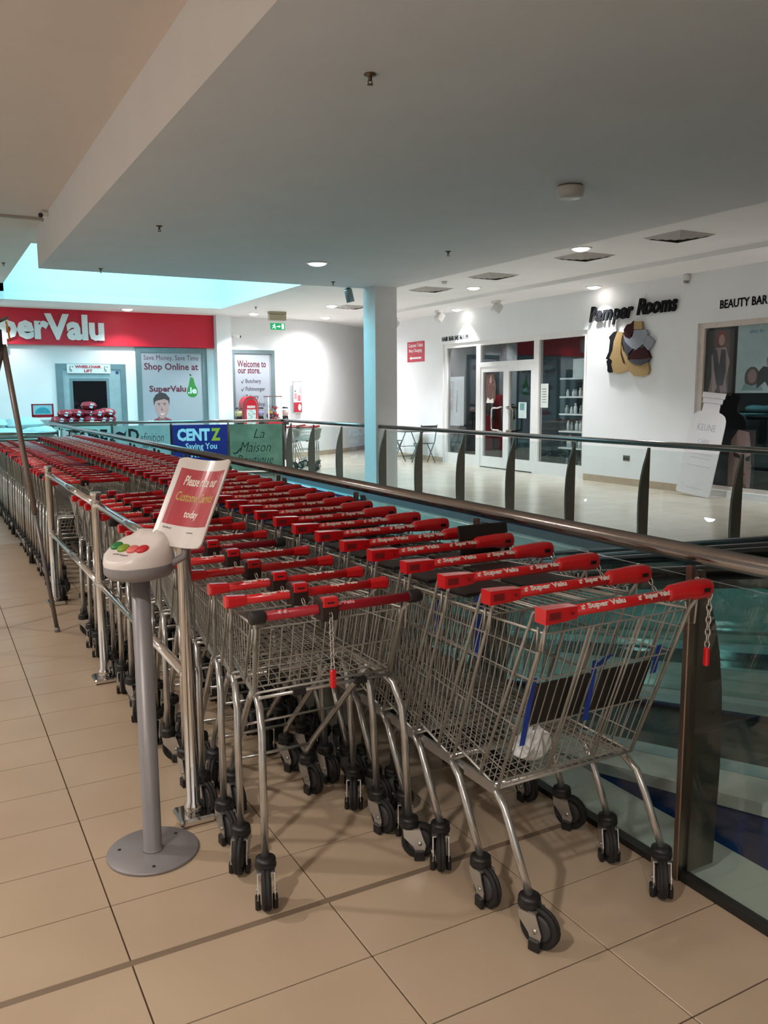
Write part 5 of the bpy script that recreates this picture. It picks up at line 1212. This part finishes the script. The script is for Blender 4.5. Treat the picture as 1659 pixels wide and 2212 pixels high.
mb = MB(); mb.bbox(0, 0.15, 0, 0.09, 0, 0.012, 0.003, Ms); child('plate', mb, M_STEELD, t)
for x in (0.045, 0.105): mb = MB(); mb.box(x-0.018, x+0.018, 0.02, 0.055, 0.012, 0.013, M=Ms); child('outlet', mb, M_BLACK, t)
# leaning bottle cut-out
t = thing('bottle_standee', 'white bottle-shaped cardboard cut-out leaning against the salon window', 'cut-out', (9.80, 6.72, 0.0))
half = [(0.0, 0.0), (0.30, 0.0), (0.325, 0.03), (0.325, 1.08), (0.315, 1.16), (0.28, 1.22), (0.22, 1.255), (0.165, 1.27), (0.155, 1.30), (0.155, 1.40), (0.185, 1.40), (0.185, 1.475), (0.21, 1.475), (0.21, 1.56), (0.0, 1.56)]
poly = half+[(-x, z) for x, z in reversed(half[1:-1])]
Mst = T(9.80, 6.66, 0.03) @ RY(math.radians(8.5)) @ RX(math.radians(5.0)) @ FACE_NEGX
M_CARD = mat('card_white', '#e2dfe2', 0.5, var=0.02)
mb = MB(); mb.prism(poly, -0.012, 0.0, Mst); child('card', mb, M_CARD, t)
mb = MB()
for z in (1.40, 1.475): mb.box(-0.19, 0.19, z-0.006, z+0.004, 0.0, 0.003, M=Mst)
child('neck_line', mb, mat('print_lilac', '#b9b3bd', 0.5), t)
PL = mat('print_lilac_dark', '#b3aebb', 0.5)
for s, z, w, h in (('KEUNE', 1.03, 0.34, 0.10), ('CARE', 0.82, 0.22, 0.06)): text_on('lettering', s, Mst @ T(0, z, 0.001), w, h, PL, t, 0.001, -0.005, 0, True)
mb = MB()
for z, w in ((0.70, 0.2), (0.62, 0.22), (0.56, 0.2), (0.44, 0.22), (0.10, 0.15)): mb.box(-w, w, z, z+0.006, 0.0, 0.0015, M=Mst)
child('print_line', mb, PL, t)
# folding bistro table and chairs by the end of the salon wall
M_BIS = mat('bistro_metal', '#4f5152', 0.5, 0.6)
t = thing('bistro_table', 'grey folding bistro table against the wall under the red sign', 'table', (9.72, 15.1, 0))
mb = MB(); mb.bbox(-0.3, 0.3, -0.33, 0.33, 0.69, 0.715, 0.006); mb.build('table_top', M_BIS, t)
for x in (-0.24, 0.24):
    for s in (-1, 1):
        mb = MB(); mb.tube(((x, s*0.28, 0.69), (x*0.95, -s*0.26, 0.0)), 0.012, 8); mb.build('leg', M_BIS, t)
for s in (-1, 1): mb = MB(); mb.tube(((-0.24, s*0.2, 0.10 if s > 0 else 0.12), (0.24, s*0.2, 0.10 if s > 0 else 0.12)), 0.008, 6); mb.build('stretcher', M_BIS, t)
mb = MB(); mb.tube(((-0.24, 0.0, 0.345), (0.24, 0.0, 0.345)), 0.008, 6); mb.build('stretcher', M_BIS, t)
def bistro_chair(lab, x, y, rz):
    t = thing('folding_chair', lab, 'chair', (x, y, 0), rz, 'folding bistro chairs')
    for k in range(5): mb = MB(); mb.bbox(-0.19, 0.19, -0.17+0.075*k, -0.115+0.075*k, 0.44, 0.455, 0.003); mb.build('seat_slat', M_BIS, t)
    for s in (-1, 1):
        mb = MB(); mb.tube(((s*0.2, 0.28, 0.88), (s*0.2, 0.16, 0.5), (s*0.2, -0.22, 0.0)), 0.011, 8); mb.build('leg', M_BIS, t)
        mb = MB(); mb.tube(((s*0.17, -0.18, 0.44), (s*0.17, 0.25, 0.0)), 0.011, 8); mb.build('leg', M_BIS, t)
    for z, y_ in ((0.84, 0.267), (0.74, 0.236)): mb = MB(); mb.bbox(-0.2, 0.2, y_-0.008, y_+0.008, z-0.025, z+0.025, 0.003); mb.build('back_slat', M_BIS, t)
bistro_chair('folding chair on the right of the bistro table', 9.70, 14.35, math.pi*0.97)
bistro_chair('folding chair on the left of the bistro table', 9.70, 15.85, 0.05)

bpy.data.scenes.remove(SCR)
